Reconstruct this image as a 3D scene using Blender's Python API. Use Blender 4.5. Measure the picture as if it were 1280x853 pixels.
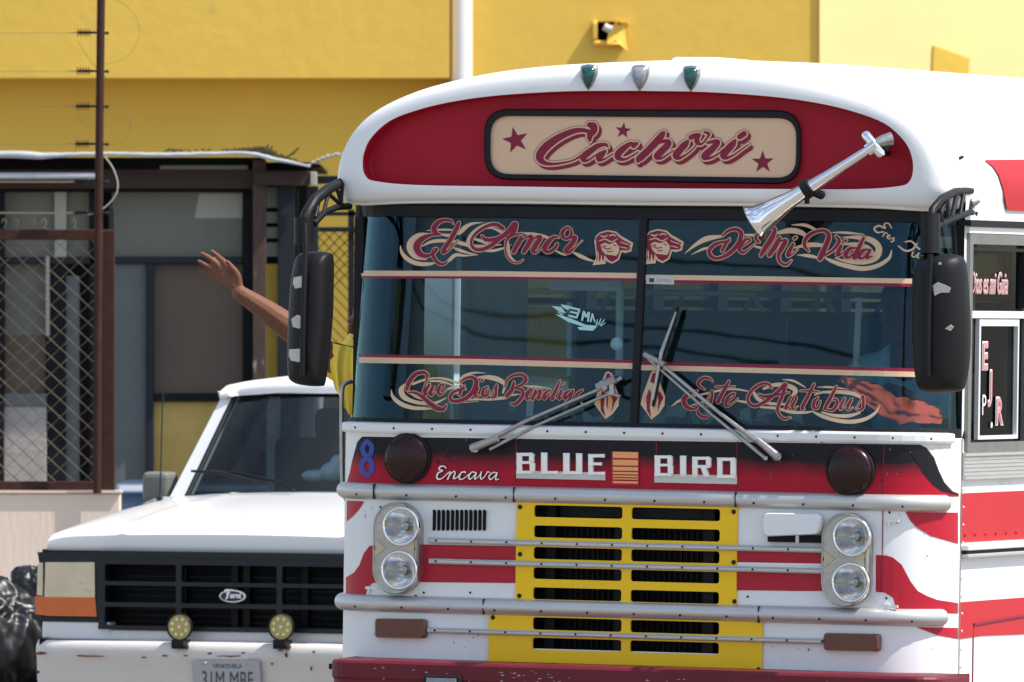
import bpy, bmesh, math, random
from mathutils import Vector, Matrix, noise
from mathutils.geometry import tessellate_polygon
random.seed(7)
for o in list(bpy.data.objects): bpy.data.objects.remove(o)
C = bpy.context.scene.collection
S = bpy.context.scene
# ------------------------------------------------------------------ camera, sky, sun, exposure
F0, EYE, HY = 12000.0, 1.93, 430.0          # focal length in photo pixels, eye height, horizon row
cd = bpy.data.cameras.new('camera'); cam = bpy.data.objects.new('camera', cd); C.objects.link(cam)
cam.location = (0, 0, EYE); cam.rotation_euler = (math.pi/2, 0, 0)
cd.sensor_width = 36; cd.lens = F0/1280*36; cd.shift_y = 3.5/1280
cd.clip_start = 0.5; cd.clip_end = 3000
cd.dof.use_dof = True; cd.dof.focus_distance = 35.3; cd.dof.aperture_fstop = 12
S.camera = cam
sun_dir = Vector((0.530, -0.170, 0.83)).normalized()
W = bpy.data.worlds.new('World'); S.world = W; W.use_nodes = True
wn = W.node_tree; bg = wn.nodes['Background']
sky = wn.nodes.new('ShaderNodeTexSky'); sky.sky_type = 'NISHITA'; sky.sun_disc = False
sky.sun_elevation = math.asin(sun_dir.z); sky.sun_rotation = math.atan2(sun_dir.x, sun_dir.y)
sky.air_density = 1.0; sky.dust_density = 1.0; sky.ozone_density = .8
# scattered clouds
tcw = wn.nodes.new('ShaderNodeTexCoord'); mpw = wn.nodes.new('ShaderNodeMapping'); mpw.inputs['Scale'].default_value = (1, 1, 2.2)
nw = wn.nodes.new('ShaderNodeTexNoise'); nw.inputs['Scale'].default_value = 3.2; nw.inputs['Detail'].default_value = 8; nw.inputs['Roughness'].default_value = .6
rw = wn.nodes.new('ShaderNodeValToRGB'); rw.color_ramp.elements[0].position = .50; rw.color_ramp.elements[1].position = .66
mw = wn.nodes.new('ShaderNodeMix'); mw.data_type = 'RGBA'; mw.inputs[7].default_value = (5.6, 5.7, 5.9, 1)
wn.links.new(tcw.outputs['Generated'], mpw.inputs[0]); wn.links.new(mpw.outputs[0], nw.inputs['Vector']); wn.links.new(nw.outputs[0], rw.inputs[0])
wn.links.new(rw.outputs[0], mw.inputs[0]); wn.links.new(sky.outputs[0], mw.inputs[6]); wn.links.new(mw.outputs[2], bg.inputs[0]); bg.inputs[1].default_value = 0.15
sl = bpy.data.lights.new('sun', 'SUN'); so = bpy.data.objects.new('sun', sl); C.objects.link(so)
sl.energy = 4.6; sl.angle = math.radians(0.6); sl.color = (1, .95, .86)
so.rotation_euler = sun_dir.to_track_quat('Z', 'Y').to_euler(); so.location = (20, 0, 40)
S.view_settings.view_transform = 'Standard'; S.view_settings.look = 'None'
S.view_settings.exposure = 0.62; S.view_settings.gamma = 1
# ------------------------------------------------------------------ rays through photo pixels onto real surfaces
def ray(px, py): return Vector((0, 0, EYE)), Vector(((px-640)/F0, 1, (HY-py)/F0))
def wp(px, py, D):                            # world point at distance D
    return Vector(((px-640)/F0*D, D, EYE+(HY-py)/F0*D))
class Frame:
    def __init__(s, M): s.M = M; s.I = M.inverted(); s.R = s.I.to_3x3()
    def lr(s, px, py):
        o, d = ray(px, py); return s.I @ o, s.R @ d
    def y(s, px, py, y=0.0):
        o, d = s.lr(px, py); t = (y-o.y)/d.y; return o+t*d
    def x(s, px, py, x):
        o, d = s.lr(px, py); t = (x-o.x)/d.x; return o+t*d
TH = math.radians(22)
BUS = Frame(Matrix.Translation((.405, 35.4, 0)) @ Matrix.Rotation(-TH, 4, 'Z') @ Matrix.Rotation(.015, 4, 'Y'))
TRK = Frame(Matrix.Translation((-1.28, 44.0, 0)) @ Matrix.Rotation(-TH, 4, 'Z') @ Matrix.Rotation(.004, 4, 'Y'))
class Prof:
    """plan outline (front, rounded corners, sides) extruded upward, leaning back with height"""
    def __init__(s, W, r, z0=0, lean=0, y0=0, taper=0, depth=12, n=10):
        s.W, s.r, s.z0, s.lean, s.y0, s.taper = W, r, z0, lean, y0, taper
        P = [(-W, depth)]
        for i in range(n+1):
            a = math.pi/2*i/n; P.append((-(W-r)-r*math.cos(a), r-r*math.sin(a)))
        for i in range(n+1):
            a = math.pi/2*(1-i/n); P.append(((W-r)+r*math.cos(a), r-r*math.sin(a)))
        P.append((W, depth)); s.P = P
        s.L = [0]
        for a, b in zip(P, P[1:]): s.L.append(s.L[-1]+math.dist(a, b))
        s.mid = (s.L[n+1]+s.L[n+2])/2
    def at(s, t, z, off=0):                   # t: arc length from the centre of the front
        u = t+s.mid; P, L = s.P, s.L
        k = 0
        while k < len(P)-2 and u > L[k+1]: k += 1
        f = (u-L[k])/(L[k+1]-L[k]); x = P[k][0]+(P[k+1][0]-P[k][0])*f; y = P[k][1]+(P[k+1][1]-P[k][1])*f
        nx, ny = s.nrm(k, f)
        sc = 1-s.taper*(z-s.z0)
        return Vector((x*sc+nx*off, y+ny*off+s.y0+s.lean*(z-s.z0), z))
    def nrm(s, k, f):
        P = s.P
        def en(i):
            i = max(0, min(len(P)-2, i)); dx, dy = P[i+1][0]-P[i][0], P[i+1][1]-P[i][1]; l = math.hypot(dx, dy); return dy/l, -dx/l
        a = en(k)
        b = en(k+1) if f > .5 else en(k-1); w = abs(f-.5)
        if s.L[k+1]-s.L[k] > .5: w = 0
        nx, ny = a[0]*(1-w)+b[0]*w, a[1]*(1-w)+b[1]*w; l = math.hypot(nx, ny); return nx/l, ny/l
    def hit(s, fr, px, py, off=0, full=False):
        o, d = fr.lr(px, py); z = s.z0; best = None
        for it in range(4):
            sc = 1-s.taper*(z-s.z0); sh = s.y0+s.lean*(z-s.z0)
            ox, oy, dx, dy = o.x/sc, o.y-sh, d.x/sc, d.y
            best = None
            for k in range(len(s.P)-1):
                ax, ay = s.P[k]; ex, ey = s.P[k+1][0]-ax, s.P[k+1][1]-ay
                den = dx*ey-dy*ex
                if abs(den) < 1e-12: continue
                t = ((ax-ox)*ey-(ay-oy)*ex)/den; u = ((ax-ox)*dy-(ay-oy)*dx)/den
                if -1e-6 <= u <= 1+1e-6 and t > 0 and (best is None or t < best[0]): best = (t, k, u)
            if best is None: break
            z = o.z+best[0]*d.z
        if best is None:                       # ray passes outside: take the nearest end of the front
            p = fr.y(px, py, s.r); x = -s.W if p.x < 0 else s.W
            t = (-s.mid+s.L[1]) if p.x < 0 else (s.L[-2]-s.mid)
        else:
            t = s.L[best[1]]+best[2]*(s.L[best[1]+1]-s.L[best[1]])-s.mid
        if full: return t, z
        return s.at(t, z, off)
# ------------------------------------------------------------------ materials
def lin(c): return tuple(((v/255/12.92) if v/255 <= .04045 else ((v/255+.055)/1.055)**2.4) for v in c)
def mat(name, col, rough=.5, metal=0, var=.15, vs=6., bump=0., bs=60., dirt=None, dirt_amt=0., dirt_s=3., coat=0., spec=.5, stretch=None):
    m = bpy.data.materials.new(name); m.use_nodes = True; nt = m.node_tree; N = nt.nodes; L = nt.links
    b = N['Principled BSDF']; b.inputs['Roughness'].default_value = rough; b.inputs['Metallic'].default_value = metal
    b.inputs['Specular IOR Level'].default_value = spec; b.inputs['Coat Weight'].default_value = coat
    tc = N.new('ShaderNodeTexCoord'); mp = N.new('ShaderNodeMapping'); L.new(tc.outputs['Object'], mp.inputs[0])
    if stretch: mp.inputs['Scale'].default_value = stretch
    n1 = N.new('ShaderNodeTexNoise'); n1.inputs['Scale'].default_value = vs; n1.inputs['Detail'].default_value = 6
    n1.inputs['Roughness'].default_value = .65; L.new(mp.outputs[0], n1.inputs['Vector'])
    mix = N.new('ShaderNodeMix'); mix.data_type = 'RGBA'
    mix.inputs[6].default_value = tuple(c*(1-var) for c in col)+(1,); mix.inputs[7].default_value = tuple(min(1, c*(1+var)) for c in col)+(1,)
    L.new(n1.outputs[0], mix.inputs[0]); out = mix.outputs[2]
    if dirt:
        n2 = N.new('ShaderNodeTexNoise'); n2.inputs['Scale'].default_value = dirt_s; n2.inputs['Detail'].default_value = 9; n2.inputs['Roughness'].default_value = .75
        L.new(mp.outputs[0], n2.inputs['Vector'])
        cr = N.new('ShaderNodeValToRGB'); cr.color_ramp.elements[0].position = .62-dirt_amt*.3; cr.color_ramp.elements[1].position = .72-dirt_amt*.1
        L.new(n2.outputs[0], cr.inputs[0]); m2 = N.new('ShaderNodeMix'); m2.data_type = 'RGBA'
        L.new(cr.outputs[0], m2.inputs[0]); L.new(out, m2.inputs[6]); m2.inputs[7].default_value = tuple(dirt)+(1,); out = m2.outputs[2]
    L.new(out, b.inputs['Base Color'])
    if bump:
        n3 = N.new('ShaderNodeTexNoise'); n3.inputs['Scale'].default_value = bs; n3.inputs['Detail'].default_value = 4; L.new(mp.outputs[0], n3.inputs['Vector'])
        bp = N.new('ShaderNodeBump'); bp.inputs['Strength'].default_value = bump; bp.inputs['Distance'].default_value = .01
        L.new(n3.outputs[0], bp.inputs['Height']); L.new(bp.outputs[0], b.inputs['Normal'])
    return m
def glass(name, tint, refl=.08, rough=.01, bump=0, gcol=(1, 1, 1)):
    m = bpy.data.materials.new(name); m.use_nodes = True; nt = m.node_tree; N = nt.nodes; L = nt.links
    N.remove(N['Principled BSDF']); out = N['Material Output']
    t = N.new('ShaderNodeBsdfTransparent'); t.inputs[0].default_value = tuple(tint)+(1,)
    g = N.new('ShaderNodeBsdfGlossy'); g.inputs[0].default_value = tuple(gcol)+(1,); g.inputs['Roughness'].default_value = rough
    fr = N.new('ShaderNodeFresnel'); ge = N.new('ShaderNodeNewGeometry'); io = N.new('ShaderNodeMath'); io.operation = 'MULTIPLY_ADD'   # thin pane: same reflectance from both sides
    io.inputs[1].default_value = 1/1.5-1.5; io.inputs[2].default_value = 1.5; L.new(ge.outputs['Backfacing'], io.inputs[0]); L.new(io.outputs[0], fr.inputs[0])
    ad = N.new('ShaderNodeMath'); ad.operation = 'ADD'; ad.use_clamp = True; ad.inputs[1].default_value = refl; L.new(fr.outputs[0], ad.inputs[0])
    if bump:
        tc = N.new('ShaderNodeTexCoord'); n3 = N.new('ShaderNodeTexNoise'); n3.inputs['Scale'].default_value = 3.5; n3.inputs['Detail'].default_value = 1
        L.new(tc.outputs['Object'], n3.inputs['Vector']); bp = N.new('ShaderNodeBump'); bp.inputs['Strength'].default_value = bump; bp.inputs['Distance'].default_value = .01
        L.new(n3.outputs[0], bp.inputs['Height']); L.new(bp.outputs[0], g.inputs['Normal'])
    mx = N.new('ShaderNodeMixShader'); L.new(ad.outputs[0], mx.inputs[0]); L.new(t.outputs[0], mx.inputs[1]); L.new(g.outputs[0], mx.inputs[2])
    L.new(mx.outputs[0], out.inputs[0]); return m
M = {}
M['bus_white'] = mat('bus_white_paint', (.72, .73, .74), .3, var=.04, vs=2.2, coat=.1, dirt=(.60, .575, .52), dirt_amt=.25, dirt_s=1.7)
M['roof_white'] = mat('roof_white_paint', (.74, .74, .74), .38, var=.05, vs=1.5, coat=.2, dirt=(.5, .48, .44), dirt_amt=.0, dirt_s=2.5)
M['red'] = mat('crimson_paint', (.40, .008, .026), .42, var=.10, vs=2, coat=.05, spec=.3)
M['red_deep'] = mat('crimson_dome_paint', (.33, .006, .020), .5, var=.15, vs=2.4, spec=.2)
M['red_side'] = mat('red_side_paint', (.42, .016, .024), .5, var=.1, vs=3, spec=.25, dirt=(.6, .2, .18), dirt_amt=-.12, dirt_s=5)
M['yellow'] = mat('yellow_grille_paint', (.84, .52, .004), .36, var=.07, vs=4, coat=.2, spec=0.3)
M['alu'] = mat('aluminium_moulding', (.52, .52, .51), .42, metal=.6, var=.12, vs=8, stretch=(1, 1, 6), dirt=(.3, .29, .27), dirt_amt=-.1, dirt_s=9)
M['alu_white'] = mat('aluminium_sill', (.72, .73, .73), .42, metal=.3, var=.1, vs=6, dirt=(.4, .38, .35), dirt_amt=-.1, dirt_s=7)
M['chrome'] = mat('chrome', (.8, .8, .8), .12, metal=1, var=.05, vs=10)
M['chrome_dull'] = mat('worn_chrome', (.38, .375, .36), .30, metal=.85, var=.4, vs=20, bump=.1)
M['black'] = mat('black_paint', (.010, .010, .013), .35, var=.3, vs=6, spec=0.25)
M['rubber'] = mat('black_rubber', (.012, .012, .014), .6, var=.2, spec=0.2)
M['plastic'] = mat('black_plastic', (.006, .0062, .007), .5, var=.25, vs=14, bump=.1, bs=150, spec=0.25)
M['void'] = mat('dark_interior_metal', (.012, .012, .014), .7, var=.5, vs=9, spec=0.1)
M['bumper'] = mat('dark_crimson_bumper', (.115, .008, .017), .5, var=.2, vs=5, dirt=(.30, .22, .18), dirt_amt=-.12, dirt_s=11, bump=.08, bs=40, spec=0.3)
M['cream'] = mat('cream_vinyl', (.64, .44, .28), .5, var=.12, vs=9)
M['maroon'] = mat('maroon_vinyl', (.22, .014, .042), .5, var=.25, vs=14, spec=.25)
M['dull_cream'] = mat('dull_cream_paint', (.46, .41, .27), .5, var=.1)
M['orange_vinyl'] = mat('orange_vinyl', (.78, .33, .12), .5, var=.08)
M['sign_cream'] = mat('sign_cream', (.68, .455, .30), .6, spec=.3, var=.05, vs=2)
M['amber_dark'] = mat('brown_turn_lens', (.105, .026, .012), .3, var=.3, vs=18, coat=.3)
M['lamp_red'] = mat('dark_red_lamp_lens', (.017, .001, .0015), .3, var=.9, vs=7, coat=.08, spec=.3)
M['teal_lens'] = mat('teal_marker_lens', (.002, .055, .05), .12, var=.5, vs=25, coat=.6)
M['clear_lens'] = mat('grey_marker_lens', (.22, .23, .26), .15, var=.7, vs=90, coat=.5)
M['blue'] = mat('blue_paint', (.02, .05, .32), .5, var=.1)
M['sticker'] = mat('white_sticker', (.50, .47, .42), .6, var=.25, vs=60, dirt=(.45, .3, .16), dirt_amt=.1, dirt_s=40)
M['pink'] = mat('pink_vinyl', (.55, .22, .24), .5, var=.1)
M['int_pale'] = mat('pale_cab_lining', (.22, .24, .24), .6, var=.1)
M['pale_white'] = mat('pale_white_surface', (.75, .80, .80), .5, var=.1, vs=20)
M['sun_white'] = mat('white_disc_plastic', (.85, .85, .9), .4, var=.02)
M['int_dark'] = mat('dark_cab_lining', (.025, .034, .038), .7, var=.3, spec=0.25)
M['seat'] = mat('teal_seat_vinyl', (.018, .045, .058), .5, var=.2)
M['floor'] = mat('bus_floor_rubber', (.04, .04, .045), .7, var=.2, spec=0.2)
M['glass_bus'] = glass('tinted_windshield_glass', (.50, .66, .70), .01, bump=.02, gcol=(.33, .56, .72))
M['film'] = glass('blue_sunstrip_film', (.05, .09, .13), -.03, gcol=(.3, .5, .7))
M['film2'] = glass('grey_dash_film', (.74, .80, .78), -.03, gcol=(.4, .5, .5))
M['glass_side'] = glass('dark_side_glass', (.40, .42, .42), .0)
M['glass_far'] = glass('far_side_glass', (.09, .11, .12), .0)
M['glass_driver'] = glass('dark_driver_glass', (.22, .24, .24), -.03, gcol=(.4, .4, .4))
M['glass_truck'] = glass('truck_windshield_glass', (.44, .54, .58), .0, bump=.0, gcol=(.60, .70, .80))
M['glass_clear'] = glass('clear_lamp_glass', (.92, .93, .95), .06, bump=.3)
M['truck_white'] = mat('truck_white_paint', (.74, .73, .73), .28, var=.03, vs=2, coat=.5, dirt=(.5, .42, .34), dirt_amt=-.3, dirt_s=4)
M['truck_bumper'] = mat('rusty_white_bumper', (.62, .59, .56), .5, var=.08, vs=7, dirt=(.16, .05, .03), dirt_amt=-.16, dirt_s=14, bump=.1, bs=50, stretch=(1, 1, 1.6))
M['grille_black'] = mat('black_grille_plastic', (.012, .015, .020), .38, var=.2, vs=12, spec=0.3)
M['headlamp'] = mat('foggy_headlamp_lens', (.66, .55, .38), .22, var=.3, vs=9, coat=.4, dirt=(.40, .33, .22), dirt_amt=.1, dirt_s=9)
M['amber'] = mat('amber_lens', (.62, .12, .012), .22, var=.2, vs=16, coat=.6)
M['fog'] = mat('yellow_fog_reflector', (.42, .34, .14), .3, metal=.3, var=.3, vs=50)
M['fog_led'] = mat('pale_yellow_led_cell', (.85, .78, .36), .25, var=.1)
M['grey_cover'] = mat('grey_mirror_plastic', (.15, .15, .135), .5, spec=.3, var=.15, vs=18)
M['plate'] = mat('grey_licence_plate', (.36, .36, .37), .45, var=.12, vs=30)
M['plate_ink'] = mat('plate_dark_ink', (.05, .05, .06), .5, var=.5, vs=60)
M['badge_blue'] = mat('badge_dark_blue', (.01, .015, .07), .3)
M['yellow_wall'] = mat('yellow_painted_plaster', (.70, .455, .085), .75, var=.14, vs=.8, bump=.3, bs=9, dirt=(.52, .36, .10), dirt_amt=.10, dirt_s=1.6, spec=0.1)
M['yellow_low'] = mat('ochre_painted_plaster', (.76, .50, .09), .75, var=.12, vs=1.0, bump=.25, bs=9, dirt=(.46, .31, .09), dirt_amt=.04, dirt_s=1.6, spec=0.1)
M['sunlit_plaster'] = mat('sun_lightened_plaster', (.70, .56, .26), .8, var=.12, vs=1.2, bump=.2, bs=8, dirt=(.62, .48, .22), dirt_amt=.05, dirt_s=1.2, spec=0.1)  # sun on the turned wall is put into a paler base colour
M['pipe_white'] = mat('white_downpipe', (.70, .69, .68), .4, var=.06, vs=4)
M['pink_wall'] = mat('pale_pink_plaster', (.60, .49, .41), .85, var=.08, vs=2.2, bump=.3, bs=15, dirt=(.42, .27, .16), dirt_amt=-.1, dirt_s=3, stretch=(3, 1, .4))
M['rust'] = mat('rusty_brown_steel', (.042, .019, .014), .7, var=.5, vs=16, bump=.2, bs=80, dirt=(.12, .045, .022), dirt_amt=.05, dirt_s=20, spec=.12)
M['dark_steel'] = mat('dark_painted_steel', (.016, .020, .026), .5, var=.3, vs=12, spec=0.2)
M['zinc'] = mat('zinc_roof_sheet', (.42, .43, .45), .6, metal=.1, var=.3, vs=3, bump=.5, bs=14, dirt=(.16, .13, .11), dirt_amt=-.02, dirt_s=5)
M['old_wood'] = mat('old_brown_timber', (.048, .032, .024), .8, var=.5, vs=4, bump=.4, bs=30, stretch=(.4, 4, 4), dirt=(.13, .095, .07), dirt_amt=0, dirt_s=3, spec=0.15)
M['peel_wood'] = mat('peeling_painted_timber', (.07, .045, .035), .8, var=.5, vs=8, bump=.4, bs=40, stretch=(3, 3, .7), dirt=(.42, .39, .36), dirt_amt=.05, dirt_s=8, spec=0.2)
M['grey_board'] = mat('grey_board', (.165, .16, .13), .7, var=.18, vs=3, dirt=(.10, .095, .08), dirt_amt=0, dirt_s=4, spec=0.2)
M['pale_board'] = mat('pale_board', (.34, .32, .27), .7, var=.12, vs=3)
M['blue_grey'] = mat('blue_grey_painted_door', (.125, .13, .13), .65, var=.16, vs=3, dirt=(.05, .06, .08), dirt_amt=-.14, dirt_s=9, spec=0.2)
M['brown_pane'] = mat('dusty_brown_window', (.12, .085, .06), .45, var=.3, vs=2.2, dirt=(.12, .10, .08), dirt_amt=.1, dirt_s=2.4, spec=0.3)
M['yellow_board'] = mat('worn_yellow_board', (.52, .34, .085), .7, var=.3, vs=5, dirt=(.26, .19, .11), dirt_amt=.08, dirt_s=6)
M['concrete'] = mat('grey_concrete', (.34, .31, .28), .85, var=.2, vs=4, bump=.4, bs=30, dirt=(.2, .17, .14), dirt_amt=0, dirt_s=6)
M['asphalt'] = mat('dusty_road_concrete', (.20, .18, .15), .9, var=.25, vs=2, bump=.3, bs=40)
M['pave'] = mat('pavement_concrete', (.36, .34, .31), .9, var=.15, vs=2, bump=.3, bs=30)
M['wire'] = mat('weathered_wire', (.18, .15, .105), .55, metal=.4, var=.4, vs=30)
M['wire_dark'] = mat('dark_wire', (.07, .06, .05), .5, metal=.3, var=.4, vs=30, spec=0.1)
M['bag'] = mat('black_plastic_bag', (.005, .005, .006), .40, var=.4, vs=9, bump=.12, bs=30, spec=.4)
M['skin'] = mat('brown_skin', (.155, .062, .033), .62, var=.3, vs=30, bump=.25, bs=90, spec=.3)
M['shirt_yellow'] = mat('yellow_shirt_cloth', (.92, .68, .09), .85, var=.12, vs=8, bump=.1, bs=200)
M['shirt_blue'] = mat('blue_shirt_cloth', (.45, .70, .92), .85, var=.3, vs=8)
M['orange_cloth'] = mat('orange_red_cloth', (.92, .085, .03), .85, var=.15, vs=8)
M['pants'] = mat('dark_trousers', (.03, .035, .05), .85)
M['hair'] = mat('black_hair', (.012, .010, .009), .6, var=.4, vs=60)
M['leaf'] = mat('dry_dark_leaves', (.04, .035, .02), .9, spec=.1, var=.6, vs=30)
M['blue_car'] = mat('blue_grey_car_paint', (.085, .13, .22), .3, var=.06, coat=.5)
M['wood_pole'] = mat('concrete_pole', (.50, .50, .47), .8, var=.1)
def band_mat():                                # airbrushed paint: crimson fading to black towards the windscreen
    m = mat('crimson_to_black_airbrush', (.38, .006, .024), .45, var=.12, vs=3, spec=.2); nt = m.node_tree; N = nt.nodes; L = nt.links
    b = N['Principled BSDF']; src = b.inputs['Base Color'].links[0].from_socket
    tc = N.new('ShaderNodeTexCoord'); sp = N.new('ShaderNodeSeparateXYZ'); L.new(tc.outputs['Object'], sp.inputs[0])
    nz = N.new('ShaderNodeTexNoise'); nz.inputs['Scale'].default_value = 5; L.new(tc.outputs['Object'], nz.inputs['Vector'])
    a = N.new('ShaderNodeMath'); a.operation = 'MULTIPLY_ADD'; a.inputs[1].default_value = .05; L.new(nz.outputs[0], a.inputs[0]); L.new(sp.outputs[2], a.inputs[2])
    mr = N.new('ShaderNodeMapRange'); mr.inputs[1].default_value = 1.478; mr.inputs[2].default_value = 1.538; L.new(a.outputs[0], mr.inputs[0])
    mx = N.new('ShaderNodeMix'); mx.data_type = 'RGBA'; L.new(mr.outputs[0], mx.inputs[0]); L.new(src, mx.inputs[6]); mx.inputs[7].default_value = (.011, .009, .013, 1)
    L.new(mx.outputs[2], b.inputs['Base Color']); return m
M['band'] = band_mat()
# ------------------------------------------------------------------ mesh helpers
class MB:
    def __init__(s): s.v = []; s.f = []
    def add(s, vs, fs):
        k = len(s.v); s.v += [Vector(v) for v in vs]; s.f += [tuple(i+k for i in f) for f in fs]
    def box(s, a, b):
        x0, x1 = sorted((a[0], b[0])); y0, y1 = sorted((a[1], b[1])); z0, z1 = sorted((a[2], b[2]))
        s.add([(x0,y0,z0),(x1,y0,z0),(x1,y1,z0),(x0,y1,z0),(x0,y0,z1),(x1,y0,z1),(x1,y1,z1),(x0,y1,z1)],
              [(0,3,2,1),(4,5,6,7),(0,1,5,4),(1,2,6,5),(2,3,7,6),(3,0,4,7)])
    def hexa(s, p): s.add(p, [(0,3,2,1),(4,5,6,7),(0,1,5,4),(1,2,6,5),(2,3,7,6),(3,0,4,7)])
    def grid(s, rows, close=False):
        n = len(rows[0]); vs = [p for r in rows for p in r]; fs = []
        for i in range(len(rows)-1):
            for j in range(n-1 if not close else n):
                a = i*n+j; b = i*n+(j+1) % n; fs.append((a, b, b+n, a+n))
        s.add(vs, fs)
    def tube(s, pts, r, n=8, cap=True):
        pts = [Vector(p) for p in pts]; rs = r if isinstance(r, (list, tuple)) else [r]*len(pts)
        rows = []; ref = None
        for i, p in enumerate(pts):
            t = (pts[min(i+1, len(pts)-1)]-pts[max(i-1, 0)]).normalized()
            if ref is None: ref = t.orthogonal().normalized()
            ref = (ref-t*ref.dot(t)).normalized(); bi = t.cross(ref)
            rows.append([p+(ref*math.cos(2*math.pi*k/n)+bi*math.sin(2*math.pi*k/n))*rs[i] for k in range(n)])
        s.grid(rows, True)
        if cap:
            s.add(rows[0], [tuple(range(n-1, -1, -1))]); s.add(rows[-1], [tuple(range(n))])
    def prism(s, front, vec):                  # closed outline (list of points) extruded by vec
        n = len(front); vec = Vector(vec); front = [Vector(p) for p in front]; back = [p+vec for p in front]
        tri = tessellate_polygon([front])
        s.add(front, [tuple(t) for t in tri]); s.add(back, [tuple(t)[::-1] for t in tri])
        s.grid([front, back], True)
    def sphere(s, c, r, nu=12, nv=8, sc=(1, 1, 1)):
        c = Vector(c); rows = []
        for i in range(nv+1):
            a = math.pi*i/nv; rows.append([c+Vector((r*math.sin(a)*math.cos(2*math.pi*k/nu)*sc[0], r*math.sin(a)*math.sin(2*math.pi*k/nu)*sc[1], r*math.cos(a)*sc[2])) for k in range(nu)])
        s.grid(rows, True)
    def build(s, name, m, parent=None, smooth=False, weld=False, fr=None):
        me = bpy.data.meshes.new(name); me.from_pydata([tuple(v) for v in s.v], [], s.f)
        bm = bmesh.new(); bm.from_mesh(me)
        if weld: bmesh.ops.remove_doubles(bm, verts=bm.verts, dist=1e-5)
        bmesh.ops.dissolve_degenerate(bm, dist=1e-7, edges=bm.edges)
        bmesh.ops.recalc_face_normals(bm, faces=bm.faces)
        bm.to_mesh(me); bm.free()
        me.materials.append(M[m] if isinstance(m, str) else m)
        if smooth:
            for p in me.polygons: p.use_smooth = True
        o = bpy.data.objects.new(name, me); C.objects.link(o)
        if parent is not None: o.parent = parent
        return o
def bevel(o, w=.004, seg=2, ang=35):
    me = o.data; bm = bmesh.new(); bm.from_mesh(me); bmesh.ops.remove_doubles(bm, verts=bm.verts, dist=1e-5)
    es = [e for e in bm.edges if len(e.link_faces) == 2 and e.calc_face_angle(0) > math.radians(ang)]
    bmesh.ops.bevel(bm, geom=es, offset=w, segments=seg, affect='EDGES', profile=.5)
    bm.to_mesh(me); bm.free(); return o
def thing(name, label, cat, M4=None, loc=None, group=None):
    o = bpy.data.objects.new(name, None); C.objects.link(o); o.empty_display_size = .1
    if M4 is not None: o.matrix_world = M4
    if loc is not None: o.location = loc
    o['label'] = label; o['category'] = cat
    if group: o['group'] = group
    return o
def struct(o): o['kind'] = 'structure'; return o
def stuff(o): o['kind'] = 'stuff'; return o
def cr(pts, n=5):
    """Catmull-Rom through points of any dimension"""
    P = [tuple(p) for p in pts]
    if len(P) < 3: return [tuple(a+(b-a)*k/n for a, b in zip(P[0], P[1])) for k in range(n+1)]
    Q = [tuple(2*a-b for a, b in zip(P[0], P[1]))]+P+[tuple(2*a-b for a, b in zip(P[-1], P[-2]))]
    out = []
    for i in range(1, len(Q)-2):
        p0, p1, p2, p3 = Q[i-1:i+3]
        for k in range(n):
            t = k/n; out.append(tuple(.5*(2*b+(c-a)*t+(2*a-5*b+4*c-d)*t*t+(-a+3*b-3*c+d)*t**3) for a, b, c, d in zip(p0, p1, p2, p3)))
    out.append(P[-1]); return out
# lettering: hand-traced pen strokes "x,y,w x,y,w ..." turned into ribbons laid on a surface
def parse(s): return [tuple(float(v) for v in q.split(',')) for q in s.split()]
def ribbons(strokes, z, surf, base, extra=0., shift=(0, 0), step=.00012, n=5):
    ox, oy, sc = z; mb = MB()
    for si, st in enumerate(strokes):
        p = cr(parse(st) if isinstance(st, str) else st, n)
        p = [(a+shift[0], b+shift[1], max(w, 3)+extra) for a, b, w in p]
        q = [p[0]]
        for a in p[1:]:
            if math.dist(a[:2], q[-1][:2]) > 2: q.append(a)
        if len(q) < 2: continue
        def cap(a, b):
            d = math.dist(a[:2], b[:2]) or 1; ux, uy = (a[0]-b[0])/d, (a[1]-b[1])/d; w = a[2]
            return [(a[0]+ux*w*.5*f, a[1]+uy*w*.5*f, w*g) for f, g in ((.45, .86), (.8, .56), (.96, .2))]
        q = cap(q[0], q[1])[::-1]+q+cap(q[-1], q[-2])
        L, R = [], []
        for i, (x, y, w) in enumerate(q):
            a, b = q[max(i-1, 0)], q[min(i+1, len(q)-1)]; dx, dy = b[0]-a[0], b[1]-a[1]; l = math.hypot(dx, dy) or 1
            nx, ny = -dy/l*w/2, dx/l*w/2; off = base+si*step+i*.000004
            L.append(surf(ox+(x+nx)/sc, oy+(y+ny)/sc, off)); R.append(surf(ox+(x-nx)/sc, oy+(y-ny)/sc, off))
        mb.grid([L, R])
    return mb
def flat_poly(pts, surf, off):
    mb = MB(); vs = [surf(x, y, off) for x, y in pts]
    tri = tessellate_polygon([[Vector((x, y, 0)) for x, y in pts]]); mb.add(vs, [tuple(t) for t in tri]); return mb
def interp(c, x):
    if x <= c[0][0]: return c[0][1]
    for a, b in zip(c, c[1:]):
        if x <= b[0]: return a[1]+(b[1]-a[1])*(x-a[0])/(b[0]-a[0])
    return c[-1][1]
def band(top, bot, surf, off, step=6, rows=3, x0=None, x1=None):
    xs = {p[0] for p in top} | {p[0] for p in bot}; a = max(top[0][0], bot[0][0]) if x0 is None else x0; b = min(top[-1][0], bot[-1][0]) if x1 is None else x1
    n = max(1, int((b-a)/step)); xs = sorted({x for x in xs if a <= x <= b} | {a+(b-a)*i/n for i in range(n+1)})
    mb = MB(); mb.grid([[surf(x, interp(top, x)+(interp(bot, x)-interp(top, x))*r/rows, off) for x in xs] for r in range(rows+1)]); return mb
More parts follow.
